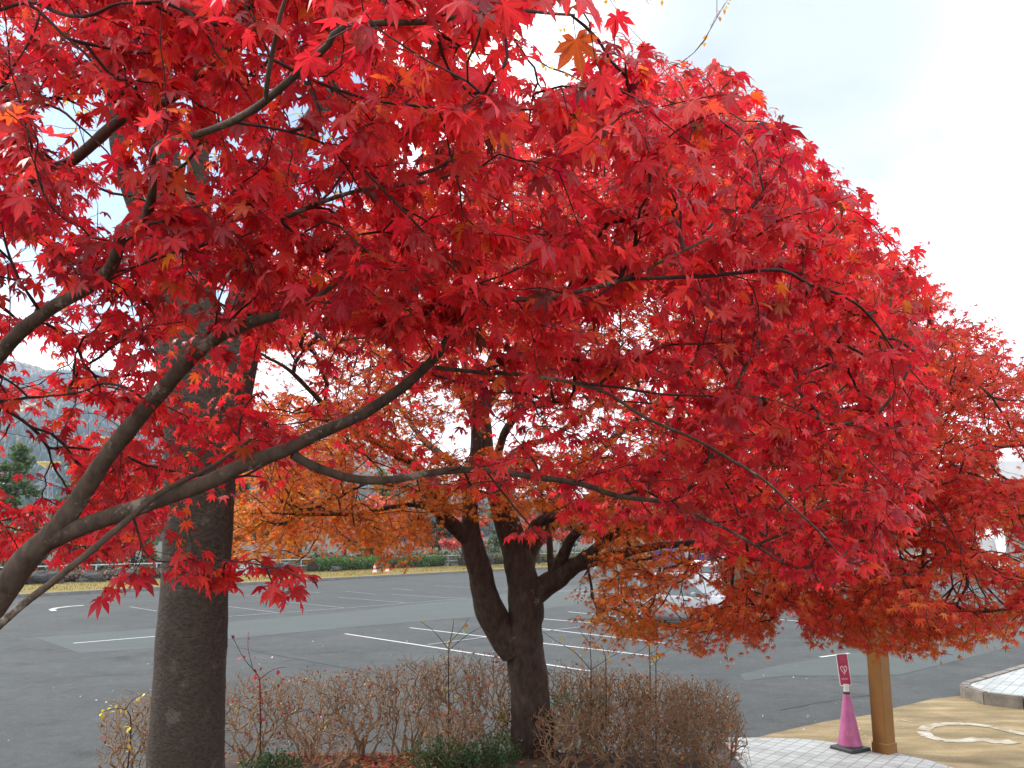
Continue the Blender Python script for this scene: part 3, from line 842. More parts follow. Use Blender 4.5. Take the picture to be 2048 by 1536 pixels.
lp, lr, ls, lb = lp[ok], lr[ok], ls[ok], lb[ok]
for i in range(len(lp)):
    tb.add(np.array([lb[i], (lb[i] + lp[i]) / 2 + [0, 0, .002], lp[i]]), [0.0007, 0.0006, 0.0006], 3, tip=False)
tb.build('twigs', MAT['twig'], near_maple)
n = len(lp)
kind = rgA.random(n)
# pigment: scarlet, crimson and a few orange or dried leaves, drifting from spray to spray
drift = np.array([mnoise.noise(Vector(q * 3.0)) for q in lp])
s_ = np.clip(0.5 + 0.55 * drift + rgA.normal(0, 0.2, n), 0, 1)[:, None]
rgb = (1 - s_) * np.array([0.36, 0.014, 0.028]) + s_ * np.array([0.72, 0.038, 0.040])
rgb = np.where((kind < 0.05)[:, None], np.array([0.62, 0.09, 0.025]), rgb)
rgb = np.where((kind > 0.965)[:, None], np.array([0.17, 0.03, 0.025]), rgb)
rgb = np.minimum(jitter_rgb(rgb, rgA, 0.22, 0.3), 0.82)
which = rgA.integers(0, 10, n)
cr_ = kind > 0.975
which[cr_] = rgA.integers(10, 13, cr_.sum())
leaf_batch('crown', lp, lr, ls, rgb, PAL, which, MAT['leaf_red'], near_maple)
print('maple A leaves', n)

# ------------------------------------------------------------------ 2. the maple in the hedge bed (orange within, red outside)
LIMB_W = 1.0
rgC = np.random.default_rng(33)
DC = 9.7
def up_c(pts): return [(x, y, DC + dz, w) for x, y, dz, w in pts]
C_LIMBS = [
    [(1072, 1545, 0, 112), (1066, 1500, 0, 92), (1062, 1440, 0, 82), (1056, 1380, 0, 76), (1050, 1320, 0, 78), (1048, 1270, 0, 76), (1052, 1220, 0, 70), (1046, 1170, 0.02, 64), (1030, 1100, .05, 56), (1008, 1030, .1, 47), (990, 975, .12, 40), (976, 925, .15, 35), (968, 856, .2, 31), (966, 826, .2, 28), (992, 788, .3, 20), (1015, 740, .4, 15), (1040, 660, .6, 9), (1060, 560, .7, 4)],
    [(1030, 1305, -.03, 60), (1008, 1270, -.03, 62), (982, 1225, -.06, 58), (966, 1180, -.08, 52), (955, 1130, -.1, 50), (942, 1085, -.1, 46), (938, 1050, -.1, 37), (938, 993, -.1, 30), (944, 942, -.1, 26), (948, 873, -.1, 22), (942, 832, -.1, 18), (912, 771, -.2, 13), (890, 690, -.3, 8), (860, 590, -.4, 4)],
    [(935, 1075, -.12, 36), (905, 1050, -.2, 30), (876, 1024, -.35, 26), (858, 985, -.5, 23), (836, 940, -.7, 21), (790, 908, -1.0, 17), (732, 873, -1.3, 13), (650, 812, -1.7, 10), (580, 738, -2.1, 8), (522, 704, -2.4, 5)],
    [(868, 1010, -.4, 22), (810, 968, -.2, 17), (750, 955, .2, 14), (690, 948, .6, 10), (600, 930, 1.2, 5)],
    [(938, 1000, -.1, 22), (924, 945, .1, 18), (876, 904, .4, 15), (845, 877, .7, 12), (800, 820, 1.2, 9), (740, 720, 1.8, 5)],
    [(880, 1025, -.35, 12), (830, 1012, -.8, 11), (760, 1020, -1.1, 9), (700, 1030, -1.4, 8), (620, 1030, -1.8, 7), (546, 1028, -2.1, 4)],
    [(1065, 1190, .03, 50), (1100, 1165, 0, 46), (1135, 1140, -.1, 40), (1165, 1125, -.2, 30), (1230, 1110, -.6, 20), (1330, 1090, -1.2, 14), (1450, 1090, -1.9, 9), (1580, 1130, -2.5, 4)],
    [(1110, 1155, -.02, 28), (1122, 1120, -.1, 24), (1142, 1076, -.3, 20), (1187, 1038, -.6, 16), (1260, 1000, -1.1, 13), (1380, 960, -1.8, 10), (1530, 930, -2.5, 7), (1700, 930, -3.0, 4)],
    [(1104, 1150, 0, 16), (1100, 1110, .1, 14), (1096, 1070, .2, 12), (1085, 1010, .5, 9), (1070, 940, .9, 6)],
    [(1036, 1120, .04, 28), (1060, 1069, 0, 24), (1081, 1042, -.1, 22), (1125, 1028, -.3, 20), (1177, 1023, -.5, 18), (1210, 1010, -.7, 15), (1290, 930, -1.1, 12), (1420, 830, -1.6, 9), (1580, 760, -2.0, 6), (1760, 740, -2.3, 3)],
    [(992, 985, .12, 22), (992, 942, .1, 19), (1002, 890, 0, 17), (1013, 860, -.1, 16), (1047, 819, -.3, 14), (1098, 795, -.6, 12), (1142, 730, -.9, 10), (1170, 680, -1.1, 8), (1230, 580, -1.5, 5), (1300, 450, -1.8, 3)],
    [(996, 960, .12, 16), (1006, 930, .2, 15), (1040, 897, .5, 12), (1110, 870, .9, 11), (1200, 800, 1.4, 9), (1330, 700, 2.0, 6), (1480, 560, 2.4, 3)],
    [(966, 840, .2, 17), (962, 790, .1, 14), (985, 700, -.2, 10), (1060, 560, -.6, 7), (1150, 400, -1.0, 4)],
    [(960, 870, .15, 16), (930, 760, .6, 12), (920, 640, 1.1, 8), (930, 480, 1.6, 4)],
    [(1046, 1175, .02, 34), (1066, 1090, .5, 26), (1110, 1000, 1.1, 20), (1200, 900, 1.8, 15), (1340, 780, 2.4, 10), (1520, 660, 2.8, 6), (1740, 600, 3.0, 3)],
    [(1040, 1150, .02, 30), (1090, 1060, .5, 24), (1200, 990, 1.1, 18), (1400, 930, 1.7, 13), (1650, 900, 2.0, 8), (1950, 900, 2.1, 4)],
    [(1135, 1140, -.1, 22), (1250, 1060, -.9, 18), (1420, 1010, -1.7, 14), (1620, 990, -2.2, 10), (1820, 1000, -2.5, 7), (2060, 1040, -2.6, 3)],
]
C_OUT = [(440, 1130), (430, 1000), (450, 900), (500, 800), (470, 660), (560, 520), (700, 400), (850, 300), (1000, 220), (1150, 160), (1300, 120), (1400, 140), (1480, 185), (1560, 240), (1620, 315), (1680, 400), (1750, 470), (1830, 525),
         (1900, 592), (1975, 652), (2055, 705), (2200, 800), (2280, 950), (2200, 1160), (2050, 1265), (1960, 1295), (1880, 1295), (1830, 1328), (1720, 1305), (1640, 1285), (1580, 1225), (1550, 1295), (1480, 1300), (1400, 1305), (1290, 1285),
         (1210, 1285), (1170, 1230), (1130, 1175), (1190, 1100), (1090, 1040), (1000, 1050), (960, 1010), (880, 1060), (860, 1100), (800, 1140), (765, 1152), (700, 1115), (640, 1090), (540, 1125)]
C_THIN = [((640, 745, 110, 50), .55), ((930, 880, 55, 28), .12), ((870, 830, 110, 50), .6), ((560, 745, 55, 45), .3), ((1290, 780, 50, 45), .6), ((1250, 655, 55, 40), .6), ((1080, 850, 120, 45), .65), ((1220, 870, 55, 40), .5),
          ((760, 965, 50, 50), .3), ((2030, 925, 38, 34), .04), ((1990, 1085, 34, 18), .03), ((2025, 1095, 28, 18), .3), ((1820, 1105, 50, 16), .15), ((1390, 1192, 66, 22), .16), ((1340, 1230, 36, 18), .12),
          ((1455, 1150, 30, 20), .35), ((1395, 1155, 26, 14), .3), ((1350, 1100, 20, 14), .6), ((1420, 1118, 45, 10), .35), ((1930, 1180, 80, 28), .35), ((1575, 1270, 30, 55), .1), ((1150, 1110, 50, 50), .35), ((1960, 1200, 50, 24), .25), ((2020, 1170, 28, 12), .15), ((1180, 1150, 50, 20), .6)]
hull = np.array(C_OUT, float)
def edge_dist(x, y):
    m = np.full(len(x), 1e9)
    for i in range(len(hull)):
        a, b = hull[i - 1], hull[i]
        ab = b - a; t_ = np.clip(((x - a[0]) * ab[0] + (y - a[1]) * ab[1]) / (ab @ ab), 0, 1)
        m = np.minimum(m, np.hypot(x - a[0] - t_ * ab[0], y - a[1] - t_ * ab[1]))
    return m
cbase = P(1072, 1520, DC)
bed_maple = empty('orange_maple', (cbase[0], cbase[1], 0.15), 'multi stemmed maple growing in the hedge bed, orange inside its crown and red outside', 'tree')
skel_p, skel_d = [], []
tbt = Tubes()
for i, L in enumerate(C_LIMBS):
    p_, r_ = limb(up_c(L), 0.06)
    if i == 0: p_[0, 2] = min(p_[0, 2], 0.05)
    p_ = p_ + np.cumsum(rgC.normal(0, 0.002, p_.shape), 0) * (np.arange(len(p_)) > 3)[:, None]
    tb = tbt if i < 2 else Tubes()
    tb.add(p_, r_, 22 if i < 2 else 10, 0.14, 4)
    if i == 1: tbt.build('trunk', MAT['bark_maple'], bed_maple)
    elif i > 1: tb.build('branch', MAT['bark_maple'], bed_maple)
    k = slice(len(p_) // 2 if i < 2 else len(p_) // 4, None, 2)
    skel_p.append(p_[k]); skel_d.append(norm(np.gradient(p_, axis=0))[k])
skel_p, skel_d = np.concatenate(skel_p), np.concatenate(skel_d)
anch, cpad = [], []
nP = 4600
x = rgC.uniform(430, 2280, nP); y = rgC.uniform(110, 1330, nP)
ok = in_poly(x, y, hull); x, y = x[ok], y[ok]
ed = edge_dist(x, y)
half = 3.3 * np.sqrt(np.clip(ed / 330, 0.01, 1))
mid = DC - 0.4 - 2.0 * sst(1150, 1700, x) - 0.8 * sst(1000, 1250, y) * sst(1100, 1300, x)
u = rgC.uniform(-1, 1, len(x)); u = np.sign(u) * np.abs(u) ** 0.6
d = np.clip(mid + u * half, 5.2, 14)
c = P(x, y, d)
for _ in range(7):
    off = rgC.normal(0, 1, (len(c), 3)) * np.array([0.34, 0.34, 0.08])
    q = c + off
    qx, qy, qd = proj(q)
    keep = np.ones(len(q))
    for e, pr in C_THIN: keep = np.where(in_ell(qx, qy, e), np.minimum(keep, pr), keep)
    ok = in_poly(qx + rgC.normal(0, 26, len(q)), qy + rgC.normal(0, 16, len(q)), hull) & (rgC.random(len(q)) < keep) & (q[:, 2] > 0.95)
    anch.append(q[ok])
anch = np.concatenate(anch)
print('maple C anchors', len(anch))
g = grow(skel_p, skel_d, anch, 0.16, 0.10, 0.8, 0.04, rgC)
tb = Tubes(); twig_tubes(tb, g, 0.0026, 0.40, 0.02, 5)
tb.build('twigs', MAT['twig'], bed_maple)
pos, dr_, load, paths, nb, order = g
tips = np.array([p[-1] for p in paths])
lp, lr, ls, li, lb = sprays(dr_[tips] * np.array([1, 1, 0.4]), pos[tips], 9, 0.055, 0.035, (0.2, 1.2), 0.046, rgC, 0.45, 0.05)
lx, ly, ld = proj(lp)
keep = np.ones(len(lp))
for e, pr in C_THIN: keep = np.where(in_ell(lx, ly, e), np.minimum(keep, 0.3 + pr), keep)
ok = rgC.random(len(lp)) < keep
lp, lr, ls, lx, ly = lp[ok], lr[ok], ls[ok], lx[ok], ly[ok]
n = len(lp); print('maple C leaves', n)
# pigment runs from amber low and inside the crown to red at its top and outer side
cc = cbase + np.array([1.6, 0, 4.0])
rel = (lp - cc) / np.array([4.6, 4.0, 3.4])
outer = np.sqrt((rel ** 2).sum(1))
drift = np.array([mnoise.noise(Vector(q * 0.7)) + 0.5 * mnoise.noise(Vector(q * 1.9)) for q in lp])
s_ = np.clip(0.17 + 0.40 * (outer - 0.35) + 0.50 * rel[:, 2] + 0.26 * rel[:, 0] - 0.08 * rel[:, 1] + 0.42 * drift + rgC.normal(0, 0.10, n), 0, 1)[:, None]
stops = np.array([[0.58, 0.19, 0.026], [0.60, 0.115, 0.025], [0.62, 0.055, 0.036], [0.58, 0.030, 0.042]])
f = np.clip(s_[:, 0] * 3, 0, 2.999); k = f.astype(int); f = (f - k)[:, None]
rgb = jitter_rgb(stops[k] * (1 - f) + stops[np.minimum(k + 1, 3)] * f, rgC, 0.15, 0.2)
leaf_batch('crown', lp, lr, ls, rgb, PALLO, rgC.integers(0, len(PALLO), n), MAT['leaf_orange'], bed_maple)

# ------------------------------------------------------------------ 3. the big grey trunk at the left, forking, with fine yellow leaves high up
rgB = np.random.default_rng(44)
DB = 7.4
def up_b(pts): return [(x, y, DB + dz, w) for x, y, dz, w in pts]
B_LIMBS = [
    [(366, 1760, 0, 190), (368, 1700, 0, 168), (371, 1600, 0, 152), (374, 1480, 0, 145), (378, 1380, 0, 139), (385, 1260, 0, 133), (393, 1130, 0, 131), (399, 1010, 0, 134), (402, 900, 0, 142), (402, 820, 0, 160), (392, 740, 0, 150), (376, 650, -.02, 132), (362, 560, -.03, 118), (348, 460, -.05, 88), (335, 380, -.05, 66), (330, 300, -.05, 54), (326, 180, 0, 44), (318, 40, .1, 36), (310, -200, .3, 26)],
    [(440, 850, .02, 96), (470, 740, 0, 84), (482, 660, 0, 78), (494, 580, 0, 66), (510, 480, .05, 56), (545, 380, .1, 48), (610, 270, .1, 42), (655, 190, .1, 38), (690, 100, .1, 33), (720, 0, .1, 28), (770, -200, .1, 20)],
    [(392, 640, .1, 80), (398, 520, .2, 60), (398, 420, .3, 48), (396, 342, .35, 42), (400, 240, .4, 36), (420, 100, .5, 30), (450, -120, .6, 22)],
    [(330, 600, -.1, 60), (300, 480, -.3, 44), (262, 380, -.4, 36), (238, 305, -.5, 31), (228, 220, -.5, 27), (210, 100, -.6, 22), (180, -150, -.7, 15)],
]
bb = P(366, 1690, DB)
big_tree = empty('big_tree', (bb[0], bb[1], 0.1), 'big grey barked tree at the left whose thick trunk forks into upright stems', 'tree')
skel_p, skel_d = [], []
tbt = Tubes()
for i, L in enumerate(B_LIMBS):
    p_, r_ = limb(up_b(L), 0.05)
    tb = tbt if i == 0 else Tubes()
    tb.add(p_, r_, 36 if i == 0 else 20, 0.035, 3.2)
    tb.build('trunk' if i == 0 else 'branch', MAT['bark_big'], big_tree)
    k = p_[:, 2] > 5.4
    skel_p.append(p_[k]); skel_d.append(norm(np.gradient(p_, axis=0))[k])
skel_p, skel_d = np.concatenate(skel_p), np.concatenate(skel_d)
na = 700
anch = np.array([bb[0] + 0.9, bb[1] + 0.2, 8.6]) + norm(rgB.normal(0, 1, (na, 3))) * rgB.random((na, 1)) ** 0.4 * np.array([4.6, 3.6, 2.9])
anch = anch[anch[:, 2] > 5.6]
g = grow(skel_p, skel_d, anch, 0.18, 0.16, 0.5, 0.04, rgB)
tb = Tubes(); twig_tubes(tb, g, 0.003, 0.45, 0.04, 5); tb.build('twigs', MAT['bark_big'], big_tree)
pos, dr_, load, paths, nb, order = g
tips = np.array([p[-1] for p in paths])
lp, lr, ls, li, lb = sprays(dr_[tips], pos[tips], 8, 0.09, 0.02, (0.2, 1.3), 0.062, rgB, 0.5)
k = rgB.random(len(lp)) < 0.6
lp, lr, ls = lp[k], lr[k], ls[k]
rgb = jitter_rgb(np.tile([0.62, 0.40, 0.045], (len(lp), 1)), rgB, 0.2, 0.25)
leaf_batch('crown', lp, lr, ls, rgb, OVA, rgB.integers(0, 4, len(lp)), MAT['leaf_small'], big_tree)

# ================================================================== HEDGE BED PLANTS
rgS = np.random.default_rng(55)
def base_at(px, d):
    return np.array([(px - W / 2) / FPX * d, (d + 2.5 * math.sin(PITCH)) / math.cos(PITCH), 0.1])
def shrub(px, base_d, half_w, top_y, n_tips, twisted, label, leaves, lean=0.0):
    """bare deciduous shrub: a few stems from the ground fanning into fine twigs, with the last leaves still on"""
    b = base_at(px, base_d); bx, by = b[0], b[1]
    bz = float(bank_z(np.array(bx), np.array(by)))
    htop = CAM[2] + base_d * ((FWD + (H / 2 - top_y) / FPX * UPV)[2]) - bz
    hw = half_w * base_d / FPX
    root = empty('bare_shrub', (bx, by, bz), label, 'shrub', 'bare shrubs of the hedge')
    sp, sd = [], []
    n_tips = int(n_tips * 6.4); leaves *= 1.7; tb = Tubes()
    for k in range(11 if not twisted else 8):
        a = rgS.uniform(0, 2 * np.pi); l = rgS.uniform(0.25, 0.45) * htop
        st = np.array([bx + rgS.normal(0, hw * 0.22), by + rgS.normal(0, 0.1), bz - 0.03])
        mid_ = st + np.array([np.cos(a) * hw * 0.2, np.sin(a) * 0.12, l * 0.55])
        en = st + np.array([np.cos(a) * hw * 0.45, np.sin(a) * 0.25, l])
        p_, r_ = smooth_path([st, mid_ + rgS.normal(0, 0.02, 3), en], [0.012, 0.010, 0.007] if not twisted else [0.017, 0.014, 0.009], 0.03)
        p_ = p_ + np.cumsum(rgS.normal(0, 0.003, p_.shape), 0)
        tb.add(p_, r_, 6, 0.15, 30)
        sp.append(p_[2:]); sd.append(norm(np.gradient(p_, axis=0))[2:])
    sp, sd = np.concatenate(sp), np.concatenate(sd)
    a = rgS.uniform(0, 2 * np.pi, n_tips); rr = np.sqrt(rgS.random(n_tips)) * hw * 1.15
    hz = 1.05 * htop * (0.10 + 0.96 * rgS.random(n_tips) ** 0.6) * (1 - 0.12 * (rr / hw) ** 2) * rgS.uniform(0.92, 1.06, n_tips)
    an = np.stack([bx + np.cos(a) * rr + lean * hz, by + np.sin(a) * np.minimum(rr, 0.42), bz + hz], -1)
    g = grow(sp, sd, an, 0.045, 0.15 if twisted else 0.09, 0.85, 0.16, rgS)
    twig_tubes(tb, g, 0.0021, 0.34, 0.011, 4)
    tb.build('stems', MAT['shrub_twig'], root)
    pos, dr_, load, paths, nb, order = g
    tips = np.array([p[-1] for p in paths])
    # a few clinging leaves and dark dried buds at the twig ends
    nl = int(leaves)
    i = rgS.choice(tips, nl); q = pos[i] + rgS.normal(0, 0.012, (nl, 3)) - np.array([0, 0, 0.01])
    Rm = frames(rgS.normal(0, 1, (nl, 3)) - UP * 0.6, rgS.normal(0, 1, (nl, 3)) + UP * 0.5)
    pal = np.array([[0.46, 0.11, 0.03], [0.34, 0.05, 0.03], [0.52, 0.27, 0.06], [0.20, 0.09, 0.04], [0.05, 0.035, 0.03], [0.05, 0.035, 0.03], [0.09, 0.06, 0.04]])
    kk = rgS.integers(0, len(pal), nl)
    leaf_batch('leaves', q, Rm, np.where(kk > 3, 0.026, 0.042) * rgS.uniform(0.7, 1.35, nl), jitter_rgb(pal[kk], rgS, 0.2, 0.2), OVA, rgS.integers(0, 4, nl), MAT['leaf_dry'], root)
    return root
shrub(258, 8.6, 62, 1405, 230, True, 'bare twiggy shrub at the left end of the hedge, left of the big grey trunk', 40)
shrub(345, 8.9, 60, 1410, 160, True, 'bare shrub hidden mostly behind the base of the big grey trunk', 20)
shrub(500, 9.2, 72, 1365, 260, True, 'bare shrub just right of the big grey trunk, with some dull red leaves', 110)
shrub(618, 9.5, 66, 1360, 250, True, 'crooked bare shrub second to the right of the big grey trunk', 60)
shrub(722, 9.6, 64, 1352, 260, True, 'crooked bare shrub above the patch of fallen leaves', 70)
shrub(822, 9.7, 64, 1335, 270, True, 'bare shrub behind the white flecked evergreen, third from the maple trunk', 80)
shrub(905, 9.8, 62, 1326, 300, False, 'taller bare shrub near the maple trunk, tipped with black dry buds', 100)
shrub(985, 9.9, 58, 1330, 280, False, 'bare shrub touching the left side of the maple trunk', 90)
shrub(1150, 9.9, 66, 1345, 340, False, 'bare shrub touching the right side of the maple trunk', 100)
shrub(1235, 9.8, 68, 1352, 380, False, 'dense bare shrub with orange leaves caught in it, right of the maple trunk', 150)
shrub(1325, 9.7, 70, 1362, 400, False, 'dense bare shrub second from the right end of the hedge', 100)
shrub(1405, 9.4, 70, 1378, 480, False, 'dense fan shaped bare shrub at the right end of the hedge by the tiled pavement', 60, 0.05)

shrub(1135, 9.0, 62, 1425, 200, False, 'low bare shrub in front of the hedge just right of the maple trunk', 60)
shrub(1235, 8.9, 66, 1425, 230, False, 'low bare shrub in the front row of the hedge, middle right', 60)
shrub(1335, 8.8, 66, 1420, 260, False, 'low bare shrub in the front row of the hedge, second from the paving', 50)
shrub(1428, 8.7, 66, 1425, 300, False, 'low bare shrub in the front row of the hedge, next to the paving', 40)
shrub(640, 8.9, 60, 1440, 110, True, 'low crooked bare shrub at the edge of the patch of fallen leaves', 40)
shrub(900, 8.9, 62, 1430, 150, False, 'low bare shrub behind the glossy evergreens left of the maple trunk', 50)
def sapling(px, d, pts, label, nleaf, rgbl, group='thin saplings rising from the hedge'):
    b = base_at(px, d); bz = float(bank_z(np.array(b[0]), np.array(b[1])))
    root = empty('sapling', (b[0], b[1], bz), label, 'sapling', group)
    tb = Tubes(); ends = []
    main = np.vstack([[b[0], b[1], bz - 0.03], P(np.array([p[0] for p in pts[0]]), np.array([p[1] for p in pts[0]]), d)])
    p_, r_ = smooth_path(main, np.linspace(0.008, 0.0022, len(main)), 0.05); tb.add(p_, r_, 5); ends.append(p_)
    for L in pts[1:]:
        q = P(np.array([p[0] for p in L]), np.array([p[1] for p in L]), d) + np.linspace(0, 1, len(L))[:, None] * np.array([0, rgS.uniform(-.25, .25), 0])
        p_, r_ = smooth_path(q, np.linspace(0.0045, 0.0018, len(q)), 0.05); tb.add(p_, r_, 4); ends.append(p_)
    tb.build('stems', MAT['twig'], root)
    q = np.concatenate([e[len(e) // 3:] for e in ends]); q = q[rgS.integers(0, len(q), nleaf)] + rgS.normal(0, 0.015, (nleaf, 3))
    Rm = frames(rgS.normal(0, 1, (nleaf, 3)) - UP * 0.5, rgS.normal(0, 0.6, (nleaf, 3)) + UP)
    leaf_batch('leaves', q, Rm, 0.055 * rgS.uniform(0.6, 1.3, nleaf), jitter_rgb(np.tile(rgbl, (nleaf, 1)), rgS, 0.2, 0.2), OVA, rgS.integers(0, 4, nleaf), MAT['leaf_small'], root)
YEL = [0.62, 0.47, 0.05]
sapling(897, 9.7, [[(897, 1340), (897, 1300), (905, 1260), (908, 1237)], [(897, 1298), (870, 1262), (845, 1240)], [(900, 1285), (925, 1255), (940, 1232)], [(898, 1300), (935, 1270), (962, 1256)]], 'thin sapling with a few yellow leaves left of the maple trunk', 16, YEL)
sapling(1181, 9.9, [[(1182, 1350), (1182, 1320), (1180, 1280), (1186, 1240)], [(1182, 1340), (1150, 1305), (1110, 1280), (1085, 1262)], [(1184, 1338), (1220, 1315), (1252, 1300)], [(1181, 1290), (1165, 1268), (1155, 1255)]], 'thin sapling with yellow leaves and a long side shoot right of the maple trunk', 16, YEL)
sapling(1212, 9.6, [[(1212, 1350), (1210, 1310), (1203, 1290)]], 'bare single stem sapling among the hedge right of the maple trunk', 3, YEL)
sapling(1312, 9.6, [[(1312, 1360), (1312, 1325), (1314, 1292)], [(1312, 1330), (1300, 1312), (1296, 1296)], [(1312, 1325), (1330, 1310), (1348, 1302)]], 'thin forked sapling with tiny yellow leaves under the hanging red leaves', 8, YEL)
sapling(520, 9.0, [[(520, 1380), (515, 1350), (490, 1320), (463, 1270)], [(505, 1335), (490, 1300), (484, 1268)], [(517, 1360), (545, 1340), (570, 1335)]], 'thin dark sapling with red lower leaves right of the big grey trunk', 30, [0.36, 0.035, 0.035])
sapling(250, 8.3, [[(262, 1450), (250, 1420), (225, 1418), (195, 1428)], [(250, 1420), (262, 1400), (290, 1388)]], 'low sprig with bright yellow leaves at the left end of the hedge', 26, [0.66, 0.55, 0.06])
sapling(1300, 9.9, [[(1300, 1330), (1298, 1290), (1296, 1250), (1300, 1235)]], 'slender sapling with a bunch of bright yellow leaves in front of the silver car', 10, [0.72, 0.52, 0.03])

def evergreen(px, py, d, hw_px, n, rgbl, label, sc_=0.033):
    c = P(px, py, d); bz = float(bank_z(np.array(c[0]), np.array(c[1])))
    root = empty('evergreen_shrub', (c[0], c[1], bz), label, 'shrub', 'small evergreen shrubs in the bed')
    hw = hw_px * d / FPX
    top = max(c[2], bz + 0.15)
    an = np.array([c[0], c[1], (top + bz) / 2]) + norm(rgS.normal(0, 1, (n, 3))) * rgS.random((n, 1)) ** 0.4 * np.array([hw, hw * 0.7, (top - bz) / 2])
    an += 0.06 * np.array([mnoise.noise_vector(Vector(q * 6)) for q in an])
    sp = np.array([[c[0] + rgS.normal(0, hw * .2), c[1], z] for z in np.linspace(bz, top * 0.6, 12)]); sd = np.tile(UP, (12, 1))
    g = grow(sp, sd, an[::3], 0.05, 0.2, 0.6, 0.1, rgS)
    tb = Tubes(); tb.add(sp, np.full(12, 0.008), 5); twig_tubes(tb, g, 0.0016, 0.4, 0.01, 4); tb.build('stems', MAT['twig'], root)
    q = np.concatenate([an + rgS.normal(0, 0.02, an.shape) for _ in range(3)])
    Rm = frames(rgS.normal(0, 1, q.shape) + UP * 0.2, rgS.normal(0, 0.5, q.shape) + UP)
    leaf_batch('leaves', q, Rm, sc_ * rgS.uniform(0.6, 1.3, len(q)), jitter_rgb(np.tile(rgbl, (len(q), 1)), rgS, 0.3, 0.15), OVA, rgS.integers(0, 4, len(q)), MAT['leaf_small'], root)
GRN = [0.045, 0.095, 0.03]
evergreen(880, 1474, 8.75, 80, 700, GRN, 'low glossy evergreen shrub at the foot of the bare shrubs left of the maple trunk')
evergreen(990, 1462, 8.8, 60, 500, GRN, 'low glossy evergreen shrub at the left foot of the maple trunk')
evergreen(550, 1500, 8.6, 62, 420, [0.035, 0.075, 0.025], 'low dark evergreen shrub at the right foot of the big grey trunk')
evergreen(1130, 1350, 10.0, 34, 260, [0.10, 0.15, 0.03], 'yellow green shrub peeking out right of the maple trunk')
evergreen(1185, 1375, 9.9, 30, 220, [0.05, 0.11, 0.03], 'dark green shrub standing in the hedge right of the maple trunk')
evergreen(1012, 1378, 9.75, 22, 90, [0.28, 0.2, 0.03], 'small mustard green shrub tucked against the left of the maple trunk')

# fallen leaves over the bed, a few blown onto the lot
def litter(n, xr, yr, fn, size, pal, wts, name, zoff=0.012):
    x = rgS.uniform(*xr, n * 3); y = rgS.uniform(*yr, n * 3)
    ok = fn(x, y); x, y = x[ok][:n], y[ok][:n]; n = len(x)
    z = np.maximum(bank_z(x, y), 0.0) + zoff + rgS.random(n) * 0.02
    Rm = frames(np.stack([rgS.normal(0, 1, n), rgS.normal(0, 1, n), rgS.normal(0, .2, n)], -1), UP + rgS.normal(0, 0.35, (n, 3)))
    k = rgS.choice(len(pal), n, p=wts)
    return leaf_batch(name, np.stack([x, y, z], -1), Rm, size * rgS.uniform(0.6, 1.3, n), jitter_rgb(np.array(pal)[k], rgS, 0.25, 0.2), PALLO, rgS.integers(0, len(PALLO), n), MAT['leaf_dry'])
PALT = [[0.34, 0.10, 0.045], [0.22, 0.075, 0.04], [0.45, 0.17, 0.06], [0.5, 0.3, 0.12], [0.40, 0.05, 0.035]]
def heap(x, y):
    px, py, d = proj(np.stack([x, y, np.full(len(x), 0.2)], -1))
    return rgS.random(len(x)) < 0.06 + 0.9 * in_ell(px, py, (720, 1515, 170, 50))
o = litter(5200, (-4, 2.6), (7.8, 10.3), heap, 0.052, PALT, [.3, .25, .22, .1, .13], 'leaf_litter')
tag(o, kind='stuff')
o = litter(1500, (-12, 6), (-2, 6.3), lambda x, y: np.ones(len(x), bool), 0.055, PALT, [.3, .2, .2, .1, .2], 'leaf_litter'); tag(o, kind='stuff')
o = litter(150, (-9, 6), (10.8, 24), lambda x, y: rgS.random(len(x)) < np.exp(-(y - 10) / 8), 0.036, [[0.55, 0.5, 0.4], [0.5, 0.3, 0.1], [0.6, 0.58, 0.5]], [.5, .25, .25], 'scattered_leaf_litter', 0.014); tag(o, kind='stuff')

# ================================================================== CONE, POST
MAT['pink'] = simple('faded_pink_plastic', (0.31, 0.06, 0.16), (0.39, 0.11, 0.25), 7, 0.45, spec=0.5)
MAT['rubber'] = simple('black_rubber', (0.012, 0.012, 0.014), (0.03, 0.03, 0.034), 12, 0.6)
MAT['white_pl'] = simple('white_plastic', (0.55, 0.55, 0.5), (0.7, 0.7, 0.66), 9, 0.5)
MAT['sign_red'] = simple('crimson_sign', (0.32, 0.011, 0.05), (0.4, 0.022, 0.075), 9, 0.4)
MAT['sign_pale'] = simple('sign_pale_print', (0.66, 0.5, 0.5), (0.75, 0.62, 0.6), 9, 0.5)
MAT['sign_pink'] = simple('sign_pink_print', (0.52, 0.12, 0.19), (0.6, 0.18, 0.25), 9, 0.5)
MAT['post'] = simple('ochre_painted_steel', (0.17, 0.072, 0.011), (0.21, 0.092, 0.017), 3, 0.42, spec=0.5)
def heart_pts(s, n=28):
    o = []
    for i in range(n):
        a = 2 * math.pi * i / n
        x = 16 * math.sin(a) ** 3; y = 13 * math.cos(a) - 5 * math.cos(2 * a) - 2 * math.cos(3 * a) - math.cos(4 * a)
        o.append((x / 17 * 0.78 * s, (y / 17 - (0.28 if y < -4 else 0) * abs(y) / 17) * s))
    return o
def heart_band(bm, s, w, to3):
    a, b = heart_pts(s), heart_pts(s - w)
    va = [bm.verts.new(to3(*p)) for p in a]; vb = [bm.verts.new(to3(*p)) for p in b]
    for i in range(len(a)):
        j = (i + 1) % len(a); bm.faces.new((va[i], va[j], vb[j], vb[i]))
cg = G(1701, 1503)
cone = empty('traffic_cone', (cg[0], cg[1], 0.022), 'faded pink traffic cone with a black base and an upright crimson heart sign', 'traffic cone', rz=0.0)
BR = R(30)
